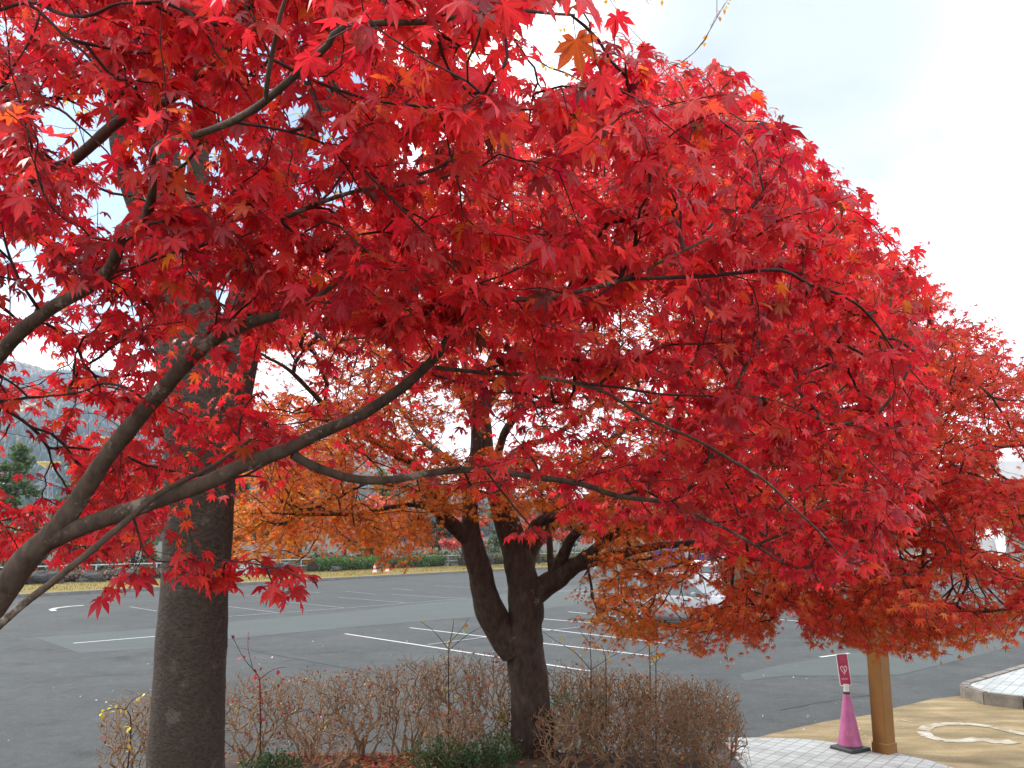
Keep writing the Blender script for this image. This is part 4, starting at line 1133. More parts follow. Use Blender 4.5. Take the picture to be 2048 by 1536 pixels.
bm = bmesh.new(); add_box(bm, (0, 0, 0.022), (0.35, 0.35, 0.044), BR, 0.012, 0.95); add_tube(bm, (0, 0, 0.04), (0, 0, 0.062), 0.155, 0.145, 28)
bm_obj('base', bm, MAT['rubber'], cone)
bm = bmesh.new()
prof = [(0.143, 0.06), (0.141, 0.075), (0.128, 0.14), (0.044, 0.645), (0.038, 0.665), (0.0, 0.668)]
rings = []
for r_, z_ in prof:
    rings.append([bm.verts.new((r_ * math.cos(k * math.pi / 20), r_ * math.sin(k * math.pi / 20), z_)) for k in range(40)] if r_ > 0 else [bm.verts.new((0, 0, z_))])
for a, b in zip(rings[:-1], rings[1:]):
    for k in range(40):
        if len(b) == 1: bm.faces.new((a[k], a[(k + 1) % 40], b[0]))
        else: bm.faces.new((a[k], a[(k + 1) % 40], b[(k + 1) % 40], b[k]))
body = bm_obj('cone_body', bm, MAT['pink'], cone, smooth=True)
bm = bmesh.new()
def on_cone(a0, z0):
    def f(u, v):
        z = z0 + v; r = 0.141 - (z - 0.075) * 0.1702 + 0.003; a = a0 + u / r
        return (r * math.cos(a), r * math.sin(a), z)
    return f
heart_band(bm, 0.05, 0.009, on_cone(R(-108), 0.2)); heart_band(bm, 0.02, 0.012, on_cone(R(-108), 0.2)); heart_band(bm, 0.035, 0.012, on_cone(R(-58), 0.22))
bm_obj('heart_print', bm, MAT['sign_pink'], cone)
bm = bmesh.new(); add_tube(bm, (0, 0, 0.655), (0.0, 0, 0.685), 0.043, 0.040, 18); bm_obj('collar', bm, MAT['rubber'], cone)
bm = bmesh.new(); add_tube(bm, (0, 0, 0.68), (0, 0, 0.775), 0.032, 0.036, 16); add_tube(bm, (0.03, 0, 0.74), (-0.06, 0, 0.755), 0.008, 0.008, 8)
bm_obj('cap', bm, MAT['white_pl'], cone)
sign_rot = Matrix.Translation((0, 0, 0.755)) @ Matrix.Rotation(R(-4.5), 4, 'Y') @ Matrix.Rotation(R(-8), 4, 'Z')
def sign_part(name, fn, mat, parent):
    bm = bmesh.new(); fn(bm); bmesh.ops.transform(bm, matrix=sign_rot, verts=bm.verts[:]); return bm_obj(name, bm, mat, parent)
def rrect(bm, w, h, y, z0, r=0.012, th=0.006):
    pts = []
    for cx, cz, a0 in ((w / 2 - r, h - r, 0), (-w / 2 + r, h - r, 90), (-w / 2 + r, r, 180), (w / 2 - r, r, 270)):
        for k in range(5):
            a = R(a0 + k * 22.5); pts.append((cx + r * math.cos(a), cz + r * math.sin(a)))
    f = [bm.verts.new((p[0], y, z0 + p[1])) for p in pts]; b_ = [bm.verts.new((p[0], y + th, z0 + p[1])) for p in pts]
    bm.faces.new(f); bm.faces.new(b_[::-1])
    for i in range(len(pts)): bm.faces.new((f[i], b_[i], b_[(i + 1) % len(pts)], f[(i + 1) % len(pts)]))
plate = sign_part('sign_plate', lambda bm: rrect(bm, 0.138, 0.385, 0, 0.0, 0.014, 0.012), MAT['white_pl'], cone)
sign_part('sign_face', lambda bm: rrect(bm, 0.122, 0.368, -0.003, 0.008, 0.010, 0.002), MAT['sign_red'], plate)
def hrt(bm):
    heart_band(bm, 0.057, 0.012, lambda u, v: (u, -0.0045, 0.2 + v))
    for (x0, z0, x1, z1, w_) in ((-0.014, 0.222, -0.006, 0.212, 0.008), (0.012, 0.222, 0.02, 0.214, 0.008), (0.004, 0.2, 0.012, 0.165, 0.012), (-0.002, 0.222, 0.003, 0.18, 0.007)):
        v = [bm.verts.new(c_) for c_ in ((x0 - w_ / 2, -0.0047, z0), (x0 + w_ / 2, -0.0047, z0), (x1 + w_ / 2, -0.0047, z1), (x1 - w_ / 2, -0.0047, z1))]; bm.faces.new(v)
sign_part('heart', hrt, MAT['sign_pale'], plate)
def glyph(bm, x, z, w, h, seed):
    rr = random.Random(seed)
    def bar(a, b, c, d): bm.faces.new([bm.verts.new((x + q[0] * w, -0.0046, z + q[1] * h)) for q in ((a, c), (b, c), (b, d), (a, d))])
    bar(0.05, 0.95, 0.78, 0.92); bar(0.4, 0.55, 0.0, 0.74)
    bar(0.1, 0.36, rr.uniform(0.1, 0.4), rr.uniform(0.5, 0.6)); bar(0.6, 0.95, 0.1, rr.uniform(0.22, 0.3))
sign_part('lettering', lambda bm: [glyph(bm, -0.05 + k * 0.0195, 0.334, 0.016, 0.018, k) for k in range(4)] + [glyph(bm, -0.03 + k * 0.0195, 0.308, 0.016, 0.018, 20 + k) for k in range(4)] + [glyph(bm, -0.05 + k * 0.013, 0.282 - 0.0 * k, 0.010, 0.012, 40 + k) for k in range(7)], MAT['sign_pink'], plate)
sign_part('lettering', lambda bm: [glyph(bm, -0.044 + k * 0.0135, 0.072, 0.0115, 0.019, 60 + k) for k in range(6)], MAT['sign_pale'], plate)

pg = G(1770, 1508)
post = empty('steel_post', (pg[0], pg[1], 0.02), 'square ochre painted post standing at the pavement edge beside the pink cone', 'post', rz=R(34))
bm = bmesh.new(); add_box(bm, (0, 0, 1.5), (0.188, 0.188, 3.0), 0, 0.008); bm_obj('shaft', bm, MAT['post'], post)
bm = bmesh.new(); add_box(bm, (0, 0, 0.06), (0.21, 0.21, 0.12), 0, 0.006); bm_obj('base_sleeve', bm, MAT['post'], post)
bm = bmesh.new(); add_box(bm, (0, 0, 3.02), (0.22, 0.22, 0.04), 0, 0.006); bm_obj('top_cap', bm, MAT['post'], post)

# ================================================================== VEHICLES
def paint(name, c, rough=0.28, metal=0.0, coat=0.6):
    m, t, bs = new_mat(name)
    n = noise_node(t, 3, 3, 0.5)
    t.links.new(ramp(t, n, [(0.3, tuple(v * 0.92 for v in c)), (0.7, c)]), bs.inputs['Base Color'])
    bs.inputs['Roughness'].default_value = rough; bs.inputs['Metallic'].default_value = metal
    bs.inputs['Coat Weight'].default_value = coat; bs.inputs['Coat Roughness'].default_value = 0.08
    return m
MAT['silver'] = paint('silver_paint', (0.26, 0.27, 0.28), 0.35, 0.25)
MAT['darkred'] = paint('dark_car_paint', (0.03, 0.032, 0.045), 0.3)
MAT['blue'] = paint('blue_paint', (0.008, 0.02, 0.18), 0.35)
MAT['greenbox'] = paint('dark_green_paint', (0.035, 0.085, 0.055), 0.5, 0, 0.2)
MAT['white_paint'] = paint('white_paint', (0.72, 0.73, 0.73), 0.35)
MAT['cream'] = paint('cream_paint', (0.55, 0.52, 0.42), 0.5, 0, 0.1)
MAT['glass'] = paint('car_glass', (0.05, 0.065, 0.068), 0.05, 0, 1.0)
MAT['tyre'] = simple('tyre_rubber', (0.015, 0.015, 0.015), (0.03, 0.03, 0.03), 20, 0.8)
MAT['rim'] = simple('alloy_rim', (0.55, 0.56, 0.57), (0.65, 0.65, 0.66), 20, 0.35, 0.6)
MAT['darkpl'] = simple('dark_plastic', (0.02, 0.02, 0.022), (0.04, 0.04, 0.042), 14, 0.6)
MAT['lampglass'] = simple('headlamp', (0.6, 0.62, 0.64), (0.75, 0.76, 0.78), 14, 0.12)
MAT['taillamp'] = simple('tail_lamp', (0.4, 0.01, 0.01), (0.5, 0.02, 0.015), 14, 0.2)
MAT['steel'] = simple('galvanised_steel', (0.38, 0.39, 0.4), (0.5, 0.51, 0.52), 8, 0.5, 0.5)
def wheel(root, x, y, r, w):
    bm = bmesh.new(); s = 1 if y > 0 else -1
    n = 28
    prof = [(r * 0.62, w / 2), (r * 0.94, w / 2), (r, w * 0.36), (r, -w * 0.36), (r * 0.94, -w / 2), (r * 0.62, -w / 2)]
    rg_ = [[bm.verts.new((x + a * math.cos(2 * math.pi * k / n), y + b, r + a * math.sin(2 * math.pi * k / n))) for k in range(n)] for a, b in prof]
    for a, b in zip(rg_[:-1], rg_[1:]):
        for k in range(n): bm.faces.new((a[k], a[(k + 1) % n], b[(k + 1) % n], b[k]))
    ty = bm_obj('wheel', bm, MAT['tyre'], root, smooth=True)
    bm = bmesh.new(); yo = y + s * w * 0.42
    for k in range(5):
        a = 2 * math.pi * k / 5 + 0.3
        for da in (-0.13, 0.13):
            add_tube(bm, (x + 0.05 * math.cos(a), yo, r + 0.05 * math.sin(a)), (x + r * 0.62 * math.cos(a + da), yo, r + r * 0.62 * math.sin(a + da)), r * 0.065, r * 0.075, 6)
    rg2 = [[bm.verts.new((x + a * math.cos(2 * math.pi * k / n), y + s * b, r + a * math.sin(2 * math.pi * k / n))) for k in range(n)] for a, b in ((r * 0.56, w * 0.44), (r * 0.66, w * 0.52), (r * 0.66, w * 0.44))]
    for a, b in zip(rg2[:-1], rg2[1:]):
        for k in range(n): bm.faces.new((a[k], a[(k + 1) % n], b[(k + 1) % n], b[k]))
    add_tube(bm, (x, y, r), (x, yo + s * 0.02, r), r * 0.16, r * 0.14, 12)
    bm_obj('rim', bm, MAT['rim'], ty)
def car(name, loc, rz, paintm, label, L=4.3, Wd=1.7, Ht=1.5):
    root = empty(name, loc, label, 'car', None, rz)
    # x runs to the front; stations: x, sill z, shoulder z, half width
    st = [(-0.5, .42, .70, .60), (-.485, .30, .86, .78), (-.44, .22, .95, .93), (-.3, .18, .98, .98), (-.1, .17, .97, 1.0), (.1, .17, .95, 1.0), (.24, .17, .92, .99), (.36, .18, .84, .95), (.45, .22, .74, .86), (.49, .28, .62, .70), (.5, .36, .55, .55)]
    bm = bmesh.new(); rings = []
    for fx, z0, z1, hw in st:
        w = Wd / 2 * hw; zm = z0 + (z1 - z0) * 0.45
        sec = [(-w * 0.86, z0), (-w, z0 + 0.12), (-w * 1.01, zm), (-w * 0.97, z1 - 0.1), (-w * 0.88, z1), (-w * 0.4, z1 + 0.035), (0, z1 + 0.045)]
        sec = sec + [(-a, b) for a, b in sec[-2::-1]]
        rings.append([bm.verts.new((fx * L, a, b)) for a, b in sec])
    for a, b in zip(rings[:-1], rings[1:]):
        for k in range(len(a) - 1): bm.faces.new((a[k], a[k + 1], b[k + 1], b[k]))
        bm.faces.new((a[-1], a[0], b[0], b[-1]))
    bm.faces.new(rings[0]); bm.faces.new(rings[-1][::-1])
    bd = bm_obj('body', bm, paintm, root, smooth=True)
    sd_ = bd.modifiers.new('sub', 'SUBSURF'); sd_.levels = 2; sd_.render_levels = 2
    # cabin: glass block with roof and pillars
    cb = [(-.47, .92, .93, .0), (-.38, .93, 1.0, .93), (-.30, .95, 1.0, .99), (-.05, .95, 1.0, 1.0), (.06, .94, 1.0, .97), (.27, .90, .96, .0)]
    bm = bmesh.new(); rings = []
    def sec_(fx, zb, hw, fr, out=0.0):
        w = Wd / 2 * 0.90 * hw; zt = zb + (Ht - zb) * fr; wt = w * (1 - 0.2 * fr)
        return [(fx * L, -w - out, zb - 0.06), (fx * L, -(w + wt) / 2 - out, (zb + zt) / 2), (fx * L, -wt - out, zt), (fx * L, -wt * 0.5, zt + 0.03 * fr + out), (fx * L, 0, zt + 0.04 * fr + out), (fx * L, wt * 0.5, zt + 0.03 * fr + out), (fx * L, wt + out, zt), (fx * L, (w + wt) / 2 + out, (zb + zt) / 2), (fx * L, w + out, zb - 0.06)]
    rings = [[bm.verts.new(p) for p in sec_(*c_)] for c_ in cb]
    for a, b in zip(rings[:-1], rings[1:]):
        for k in range(8): bm.faces.new((a[k], a[k + 1], b[k + 1], b[k]))
    bm_obj('window', bm, MAT['glass'], root)
    bm = bmesh.new()
    rr_ = [[bm.verts.new(p) for p in sec_(*c_, 0.012)[2:7]] for c_ in cb[1:5]]
    for a, b in zip(rr_[:-1], rr_[1:]):
        for k in range(4): bm.faces.new((a[k], a[k + 1], b[k + 1], b[k]))
    bm_obj('roof', bm, paintm, root, smooth=True)
    for s in (-1, 1):
        for (i, j) in ((0, 1), (4, 5)):
            a = sec_(*cb[i], 0.01); b = sec_(*cb[j], 0.01); q = 2 if s < 0 else 6
            bm = bmesh.new(); add_tube(bm, a[q], b[q], 0.035, 0.035, 6); bm_obj('pillar', bm, paintm, root)
        for fx in (-.30, -.06):
            a = sec_(fx, .95, 1.0, .99, 0.006); q0, q1 = (0, 2) if s < 0 else (8, 6)
            bm = bmesh.new(); add_tube(bm, a[q0], a[q1], 0.035, 0.03, 6); bm_obj('pillar', bm, paintm, root)
    for sx in (-.31, .31):
        for s in (-1, 1): wheel(root, sx * L, s * (Wd / 2 - 0.09), 0.31, 0.2)
    for s in (-1, 1):
        for sx in (-.31, .31):
            bm = bmesh.new(); add_tube(bm, (sx * L, s * (Wd / 2 * 0.985), 0.33), (sx * L, s * (Wd / 2 * 0.7), 0.33), 0.37, 0.37, 24)
            bm_obj('wheel_arch', bm, MAT['darkpl'], root)
        bm = bmesh.new(); add_box(bm, (.455 * L, s * Wd * 0.36, 0.63), (0.2, 0.3, 0.14), s * R(-28), 0.04); bm_obj('headlight', bm, MAT['lampglass'], root)
        bm = bmesh.new(); add_box(bm, (-.485 * L, s * Wd * 0.37, 0.78), (0.1, 0.24, 0.2), 0, 0.03); bm_obj('tail_light', bm, MAT['taillamp'], root)
        bm = bmesh.new(); add_box(bm, (.17 * L, s * (Wd / 2 + 0.06), 0.98), (0.12, 0.16, 0.12), 0, 0.03); bm_obj('mirror', bm, paintm, root)
        bm = bmesh.new(); add_box(bm, (-.02 * L, s * (Wd / 2 * 1.0), 0.24), (L * 0.46, 0.05, 0.1), 0, 0.02); bm_obj('sill', bm, MAT['darkpl'], root)
        for fx in (-.13, .1):
            bm = bmesh.new(); add_box(bm, (fx * L, s * (Wd / 2 * 1.0), 0.80), (0.16, 0.05, 0.03), 0, 0.01); bm_obj('door_handle', bm, MAT['darkpl'], root)
    bm = bmesh.new(); add_box(bm, (.487 * L, 0, 0.40), (0.06, 0.8, 0.14), 0, 0.02); bm_obj('grille', bm, MAT['darkpl'], root)
    return root
cp = G(1372, 1251)
car('parked_car', (cp[0], cp[1], 0.0), R(-35), MAT['silver'], 'silver hatchback in the car park half hidden by hanging red leaves', 3.9, 1.68, 1.5)
cp = G(2075, 1178)
car('parked_car', (cp[0], cp[1], 0.0), R(-176), MAT['darkred'], 'dark car with silver wheels at the right edge of the car park', 4.2, 1.7, 1.5)

gp = G(1455, 1192)
truck = empty('box_truck', (gp[0], gp[1], 0), 'small truck with a white cab and a dark green box behind the silver car', 'truck', None, R(-172))
bm = bmesh.new(); add_box(bm, (-0.75, 0, 1.05), (2.3, 1.5, 1.05), 0, 0.03); bm_obj('cargo_box', bm, MAT['greenbox'], truck)
bm = bmesh.new(); add_box(bm, (-0.75, 0, 1.66), (2.4, 1.56, 0.16), 0, 0.04); bm_obj('roof_edge', bm, MAT['cream'], truck)
bm = bmesh.new(); add_box(bm, (1.02, 0, 0.98), (1.15, 1.46, 1.2), 0, 0.12, 0.86); bm_obj('cab', bm, MAT['white_paint'], truck)
bm = bmesh.new(); add_box(bm, (1.0, 0, 1.24), (1.02, 1.40, 0.42), 0, 0.05, 0.9); bm_obj('window', bm, MAT['glass'], truck)
bm = bmesh.new(); add_box(bm, (0, 0, 0.42), (3.3, 1.2, 0.16)); bm_obj('chassis', bm, MAT['darkpl'], truck)
for sx in (-1.0, 1.05):
    for s in (-1, 1): wheel(truck, sx, s * 0.62, 0.29, 0.18)

bp = G(1392, 1152)
crane = empty('crane_truck', (bp[0], bp[1], 0), 'blue truck with a small crane at the far side of the car park', 'truck', None, R(-165))
bm = bmesh.new(); add_box(bm, (-1.0, 0, 1.25), (3.6, 2.1, 0.5), 0, 0.03); add_box(bm, (-1.0, 0.0, 1.05), (3.7, 2.14, 0.08)); bm_obj('bed', bm, MAT['blue'], crane)
bm = bmesh.new(); add_box(bm, (2.0, 0, 1.55), (1.6, 2.0, 1.8), 0, 0.14, 0.88); bm_obj('cab', bm, MAT['blue'], crane)
bm = bmesh.new(); add_box(bm, (2.05, 0, 1.95), (1.5, 1.86, 0.6), 0, 0.05, 0.94); bm_obj('window', bm, MAT['glass'], crane)
bm = bmesh.new(); add_box(bm, (0.75, 0, 0.75), (5.4, 0.9, 0.25)); bm_obj('chassis', bm, MAT['darkpl'], crane)
bm = bmesh.new(); add_box(bm, (1.0, 0, 1.6), (0.5, 1.6, 0.9), 0, 0.05); add_box(bm, (1.0, 0, 2.4), (0.4, 0.5, 0.9), 0, 0.05); add_tube(bm, (1.0, 0, 2.8), (1.0, 0, 3.3), 0.18, 0.16, 12); bm_obj('crane_column', bm, MAT['steel'], crane)
bm = bmesh.new(); add_tube(bm, (1.0, 0, 3.25), (-1.9, 0, 3.6), 0.17, 0.14, 6); add_tube(bm, (1.0, 0.2, 2.6), (-0.3, 0.1, 3.3), 0.07, 0.07, 8); bm_obj('crane_boom', bm, MAT['blue'], crane)
bm = bmesh.new(); add_box(bm, (-1.9, 0, 3.35), (0.25, 0.25, 0.45), 0, 0.03); bm_obj('hook_block', bm, MAT['white_paint'], crane)
for sx in (-1.6, 2.0):
    for s in (-1, 1): wheel(crane, sx, s * 0.85, 0.42, 0.26)

# two orange and white cones by the far kerb
MAT['orange_pl'] = simple('orange_plastic', (0.6, 0.09, 0.02), (0.7, 0.13, 0.03), 6, 0.45)
def small_cone(loc, label):
    root = empty('traffic_cone', loc, label, 'traffic cone', 'orange cones along the far kerb')
    bm = bmesh.new(); add_box(bm, (0, 0, 0.03), (0.42, 0.42, 0.06), 0.3, 0.015); bm_obj('base', bm, MAT['rubber'], root)
    bm = bmesh.new(); add_tube(bm, (0, 0, 0.05), (0, 0, 0.8), 0.19, 0.04, 20); bm_obj('cone_body', bm, MAT['orange_pl'], root, smooth=False)
    for z0, z1 in ((0.25, 0.42), (0.56, 0.72)):
        f = lambda z: 0.19 - (z - 0.05) * 0.2 + 0.005
        bm = bmesh.new(); add_tube(bm, (0, 0, z0), (0, 0, z1), f(z0), f(z1), 20, False); bm_obj('reflective_band', bm, MAT['white_pl'], root)
    return root
c1 = small_cone(tuple(G(749, 1152)[:2]) + (0,), 'orange and white cone by the far kerb, left one of two under the orange leaves')
c2 = dup(c1, tuple(G(774, 1150)[:2]) + (0,), 0.4, 'orange and white cone by the far kerb, right one of two under the orange leaves')

# ================================================================== FAR SIDE OF THE CAR PARK
rgF = np.random.default_rng(77)
def kpt(s, off):
    """point at distance s along the far kerb from its third vertex, off metres behind it"""
    pts = [np.array(p, float) for p in KERB[1:]]
    i = 1
    base = -np.linalg.norm(pts[1] - pts[0])
    pos_ = base; k = 0
    while k < len(pts) - 2 and s > pos_ + np.linalg.norm(pts[k + 1] - pts[k]):
        pos_ += np.linalg.norm(pts[k + 1] - pts[k]); k += 1
    t_ = (pts[k + 1] - pts[k]); t_ /= np.linalg.norm(t_)
    p = pts[k] + t_ * (s - pos_)
    return p + np.array([-t_[1], t_[0]]) * off, math.atan2(t_[1], t_[0])
# railing
fence = empty('rail_fence', tuple(kpt(0, 10)[0]) + (0,), 'thin grey pipe railing running behind the far hedge', 'fence')
fp = [kpt(s, 10.5)[0] for s in np.arange(-26, 110, 2.0)]
for p in fp:
    bm = bmesh.new(); add_tube(bm, (p[0], p[1], -0.06), (p[0], p[1], 1.0), 0.05, 0.05, 6)
    bm_obj('post', bm, MAT['steel'], fence, True)
for z in (0.5, 0.98):
    tb = Tubes(); tb.add(np.array([[p[0], p[1], z] for p in fp]), np.full(len(fp), 0.04), 6); tb.build('rail', MAT['steel'], fence)
# rocks on the verge
def rock(s, off, size, label):
    p, a = kpt(s, off)
    bm = bmesh.new(); bmesh.ops.create_icosphere(bm, subdivisions=3, radius=1)
    sd = rgF.uniform(0, 50)
    for v in bm.verts:
        n_ = mnoise.noise(v.co * 1.3 + Vector((sd, 0, 0))) * 0.35 + mnoise.noise(v.co * 3.5 + Vector((sd, 3, 0))) * 0.14
        v.co *= 1 + n_
        v.co = Vector((v.co.x * size[0], v.co.y * size[1], max(v.co.z, -0.4) * size[2])) * 0.68
    o = bm_obj('rock', bm, MAT['rock'], None)
    o.location = (p[0], p[1], 0.15 + size[2] * 0.25); o.rotation_euler = (0, 0, a + rgF.uniform(-.6, .6))
    return tag(o, label, 'rock', 'dark rocks along the grass verge')
MAT['rock'] = simple('dark_rock', (0.012, 0.012, 0.012), (0.045, 0.044, 0.043), 3, 0.9, bmp=0.7, bdist=0.05)
ROCKS = [(-1.0, 7.6, (1.1, .7, .5), 'flat dark rock at the left of the far brown hedge'), (3.6, 7.3, (.9, .6, .45), 'low dark rock half under the near maple limb'), (5.6, 7.6, (1.4, .8, .75), 'large arched dark rock before the far brown hedge'),
         (8.0, 7.4, (1.0, .7, .55), 'rounded grey rock right of the large arched rock'), (10.4, 7.6, (1.3, .8, .6), 'broad dark rock nearest the big grey trunk, left side'), (21.0, 7.6, (1.6, 1.0, 1.0), 'tall black rock left of the green hedge'), (22.8, 8.0, (1.3, .8, .7), 'black rock right beside the tall black rock'),
         (26.5, 7.3, (1.0, .6, .4), 'low rock at the left foot of the green hedge'), (31.5, 7.3, (.8, .5, .35), 'small pale rock at the right foot of the green hedge'), (41.5, 7.6, (1.2, .7, .5), 'flat rock on the verge under the coral maple'), (44.5, 7.9, (.9, .7, 1.0), 'upright dark rock under the coral maple'), (62, 7.8, (1.5, .9, .9), 'dark rock seen right of the maple trunk')]
for r_ in ROCKS: rock(*r_)
# clipped hedges
def hedge(s0, s1, off, h, w, n, rgbl, label, size, base=0.15):
    cs = (s0 + s1) / 2; p, a = kpt(cs, off)
    root = empty('clipped_hedge', (p[0], p[1], base), label, 'hedge')
    L = s1 - s0
    u = rgF.uniform(-.5, .5, n) * L
    ph = rgF.uniform(0, np.pi, n); rr = rgF.uniform(0.75, 1.02, n)
    lump = np.array([1 + 0.28 * mnoise.noise(Vector((q * 0.8, cs, 0))) for q in u])
    v = np.cos(ph) * np.minimum(1, 1) * w / 2 * rr; z = np.abs(np.sin(ph)) ** 0.6 * h * rr * lump
    q = np.stack([p[0] + np.cos(a) * u - np.sin(a) * v, p[1] + np.sin(a) * u + np.cos(a) * v, base + z], -1)
    Rm = frames(rgF.normal(0, 1, (n, 3)) + UP * 0.6, rgF.normal(0, .6, (n, 3)) + UP)
    k = rgF.random(n)[:, None]
    leaf_batch('foliage', q, Rm, size * rgF.uniform(.6, 1.4, n), jitter_rgb(np.where(k < .75, rgbl[0], rgbl[1]), rgF, .3, .15), DIA, rgF.integers(0, 2, n), MAT['leaf_far'], root)
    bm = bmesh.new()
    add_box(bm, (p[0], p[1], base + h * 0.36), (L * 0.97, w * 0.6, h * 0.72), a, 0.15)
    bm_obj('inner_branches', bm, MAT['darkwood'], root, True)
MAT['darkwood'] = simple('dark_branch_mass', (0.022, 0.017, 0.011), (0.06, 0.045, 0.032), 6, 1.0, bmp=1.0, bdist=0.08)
BRN = ([0.13, 0.085, 0.065], [0.2, 0.14, 0.1]); GRE = ([0.055, 0.115, 0.022], [0.10, 0.17, 0.035]); OLV = ([0.09, 0.10, 0.035], [0.17, 0.11, 0.05])
hedge(-24, 2.2, 8.8, 0.61, 1.8, 6500, BRN, 'long brown leafless hedge at the far left of the grass verge', 0.12)
hedge(2.6, 14.5, 8.8, 0.61, 1.8, 4500, BRN, 'brown leafless hedge behind the arched rock on the verge', 0.12)
hedge(25.2, 33, 8.6, 0.97, 2.0, 5200, GRE, 'bright green clipped hedge beyond the two orange cones', 0.13)
hedge(33.8, 40.5, 8.8, 0.86, 1.9, 3600, GRE, 'green hedge partly hidden by hanging orange leaves', 0.13)
hedge(42, 50, 8.9, 0.94, 1.9, 3600, OLV, 'olive brown hedge under the coral maple', 0.13)
hedge(52, 60, 8.9, 0.79, 1.9, 2600, OLV, 'olive hedge beyond the maple trunk fork', 0.13)
hedge(92, 104, 9.5, 0.94, 2.0, 2600, BRN, 'brown hedge at the far right of the verge', 0.16)
# undergrowth under the trees beyond the railing
n = 30000
s_ = rgF.uniform(-30, 115, n); of = rgF.uniform(12.5, 19, n)
q = np.array([np.append(kpt(a, b)[0], 0) for a, b in zip(s_, of)])
q[:, 2] = rgF.random(n) * np.array([1.1 + 1.1 * mnoise.noise(Vector((a * .25, b * .2, 3))) for a, b in zip(s_, of)]).clip(.25, 2.4)
Rm = frames(rgF.normal(0, 1, (n, 3)) + UP * .4, rgF.normal(0, .7, (n, 3)) + UP)
upal = np.array([[0.03, 0.055, 0.02], [0.05, 0.08, 0.025], [0.10, 0.085, 0.03], [0.16, 0.12, 0.03]])
o = leaf_batch('undergrowth', q, Rm, 0.24 * rgF.uniform(.5, 1.4, n), jitter_rgb(upal[rgF.choice(4, n, p=[.45, .3, .17, .08])], rgF, .3, .15), DIA, rgF.integers(0, 2, n), MAT['leaf_far'])
tag(o, kind='stuff')
# grass blades over the verge
n = 26000
s_ = rgF.uniform(-26, 112, n); of = rgF.uniform(0.25, 7.4, n)
q = np.array([np.append(kpt(a, b)[0], 0.15) for a, b in zip(s_, of)])
Rm = frames(rgF.normal(0, .35, (n, 3)) + UP, rgF.normal(0, 1, (n, 3)) * np.array([1, 1, .1]))
o = leaf_batch('verge_grass', q, Rm, 0.11 * rgF.uniform(.5, 1.4, n), jitter_rgb(np.tile([0.2, 0.145, 0.026], (n, 1)), rgF, .25, .12), [diamond(0, 0.12)], np.zeros(n, int), MAT['leaf_far'])
tag(o, kind='stuff')

# trees beyond the railing
MAT['far_bark'] = bark_mat('far_bark', (0.025, 0.018, 0.014), (0.08, 0.06, 0.045), (0.14, 0.12, 0.1), 4, 0.4, 0.03, 0.66)
def make_tree(kind, h, w, n, pal, label, cat, group, size, low=0.12):
    """kind 'pine': conical layered crown; 'round': spreading crown. Built at the origin."""
    root = empty('conifer_tree' if kind == 'pine' else 'far_maple_tree', (0, 0, 0), label, cat, group)
    tb = Tubes()
    zz = np.linspace(-0.1, h * (0.94 if kind == 'pine' else 0.55), 9)
    tb.add(np.stack([rgF.normal(0, 0.03, 9) * h * 0.1, rgF.normal(0, 0.03, 9) * h * 0.1, zz], -1), np.linspace(h * 0.028, h * 0.006, 9), 8, 0.1, 2)
    nb_ = 30 if kind == 'pine' else 12
    cl = []
    for k in range(nb_):
        a = rgF.uniform(0, 6.283)
        if kind == 'pine':
            f = low + (0.97 - low) * (k + rgF.random()) / nb_; l = w / 2 * (1 - f ** 1.5) ** 0.7 * rgF.uniform(.7, 1.12)
            s0 = np.array([0, 0, f * h]); e = np.array([np.cos(a) * l, np.sin(a) * l, f * h + 0.06 * h * rgF.uniform(-.6, .9)])
        else:
            f = rgF.uniform(.22, .5); l = w / 2 * rgF.uniform(.55, 1.0)
            s0 = np.array([0, 0, f * h]); e = np.array([np.cos(a) * l, np.sin(a) * l, h * rgF.uniform(.45, .95)])
        tb.add(np.array([s0, (s0 + e) / 2 + [0, 0, 0.03 * h], e]), [h * .009, h * .006, h * .003], 5)
        cl.append((s0, e))
    tb.build('trunk', MAT['far_bark'], root)
    pts = []
    per = max(1, n // (nb_ * 5))
    for s0, e in cl:
        for _ in range(5):
            t_ = rgF.uniform(.35, 1.05); c = s0 + (e - s0) * t_
            rad = (w * 0.12 if kind == 'pine' else w * 0.15) * rgF.uniform(.6, 1.2)
            pts.append(c + norm(rgF.normal(0, 1, (per, 3))) * rgF.random((per, 1)) ** .5 * np.array([rad, rad, rad * (.55 if kind == 'pine' else .6)]))
    q = np.concatenate(pts); m_ = len(q)
    Rm = frames(rgF.normal(0, 1, (m_, 3)) + norm(q - [0, 0, h * .5]) * .8, rgF.normal(0, .6, (m_, 3)) + UP)
    pal = np.array(pal); k = rgF.integers(0, len(pal), m_)
    leaf_batch('crown', q, Rm, size * rgF.uniform(.6, 1.4, m_), jitter_rgb(pal[k], rgF, .3, .15), DIA, rgF.integers(0, 2, m_), MAT['leaf_far'], root)
    return root
PG1 = [[0.065, 0.12, 0.035], [0.085, 0.14, 0.045], [0.11, 0.13, 0.045]]
PG2 = [[0.085, 0.11, 0.038], [0.12, 0.115, 0.04], [0.065, 0.095, 0.034]]
DK = [[0.018, 0.036, 0.018], [0.028, 0.05, 0.022]]
COR = [[0.52, 0.075, 0.05], [0.45, 0.04, 0.05], [0.55, 0.13, 0.05]]
ORG = [[0.5, 0.19, 0.03], [0.45, 0.1, 0.03], [0.5, 0.27, 0.05]]
def at(px, d): 
    p = P(px, 1075, d); return (p[0], p[1], -0.05)
GT = 'trees beyond the railing'
T1 = make_tree('pine', 9.0, 5.4, 5200, PG1, 'full green pine at the left edge of the view beyond the railing', 'tree', GT, 0.30)
T1.location = at(22, 60)
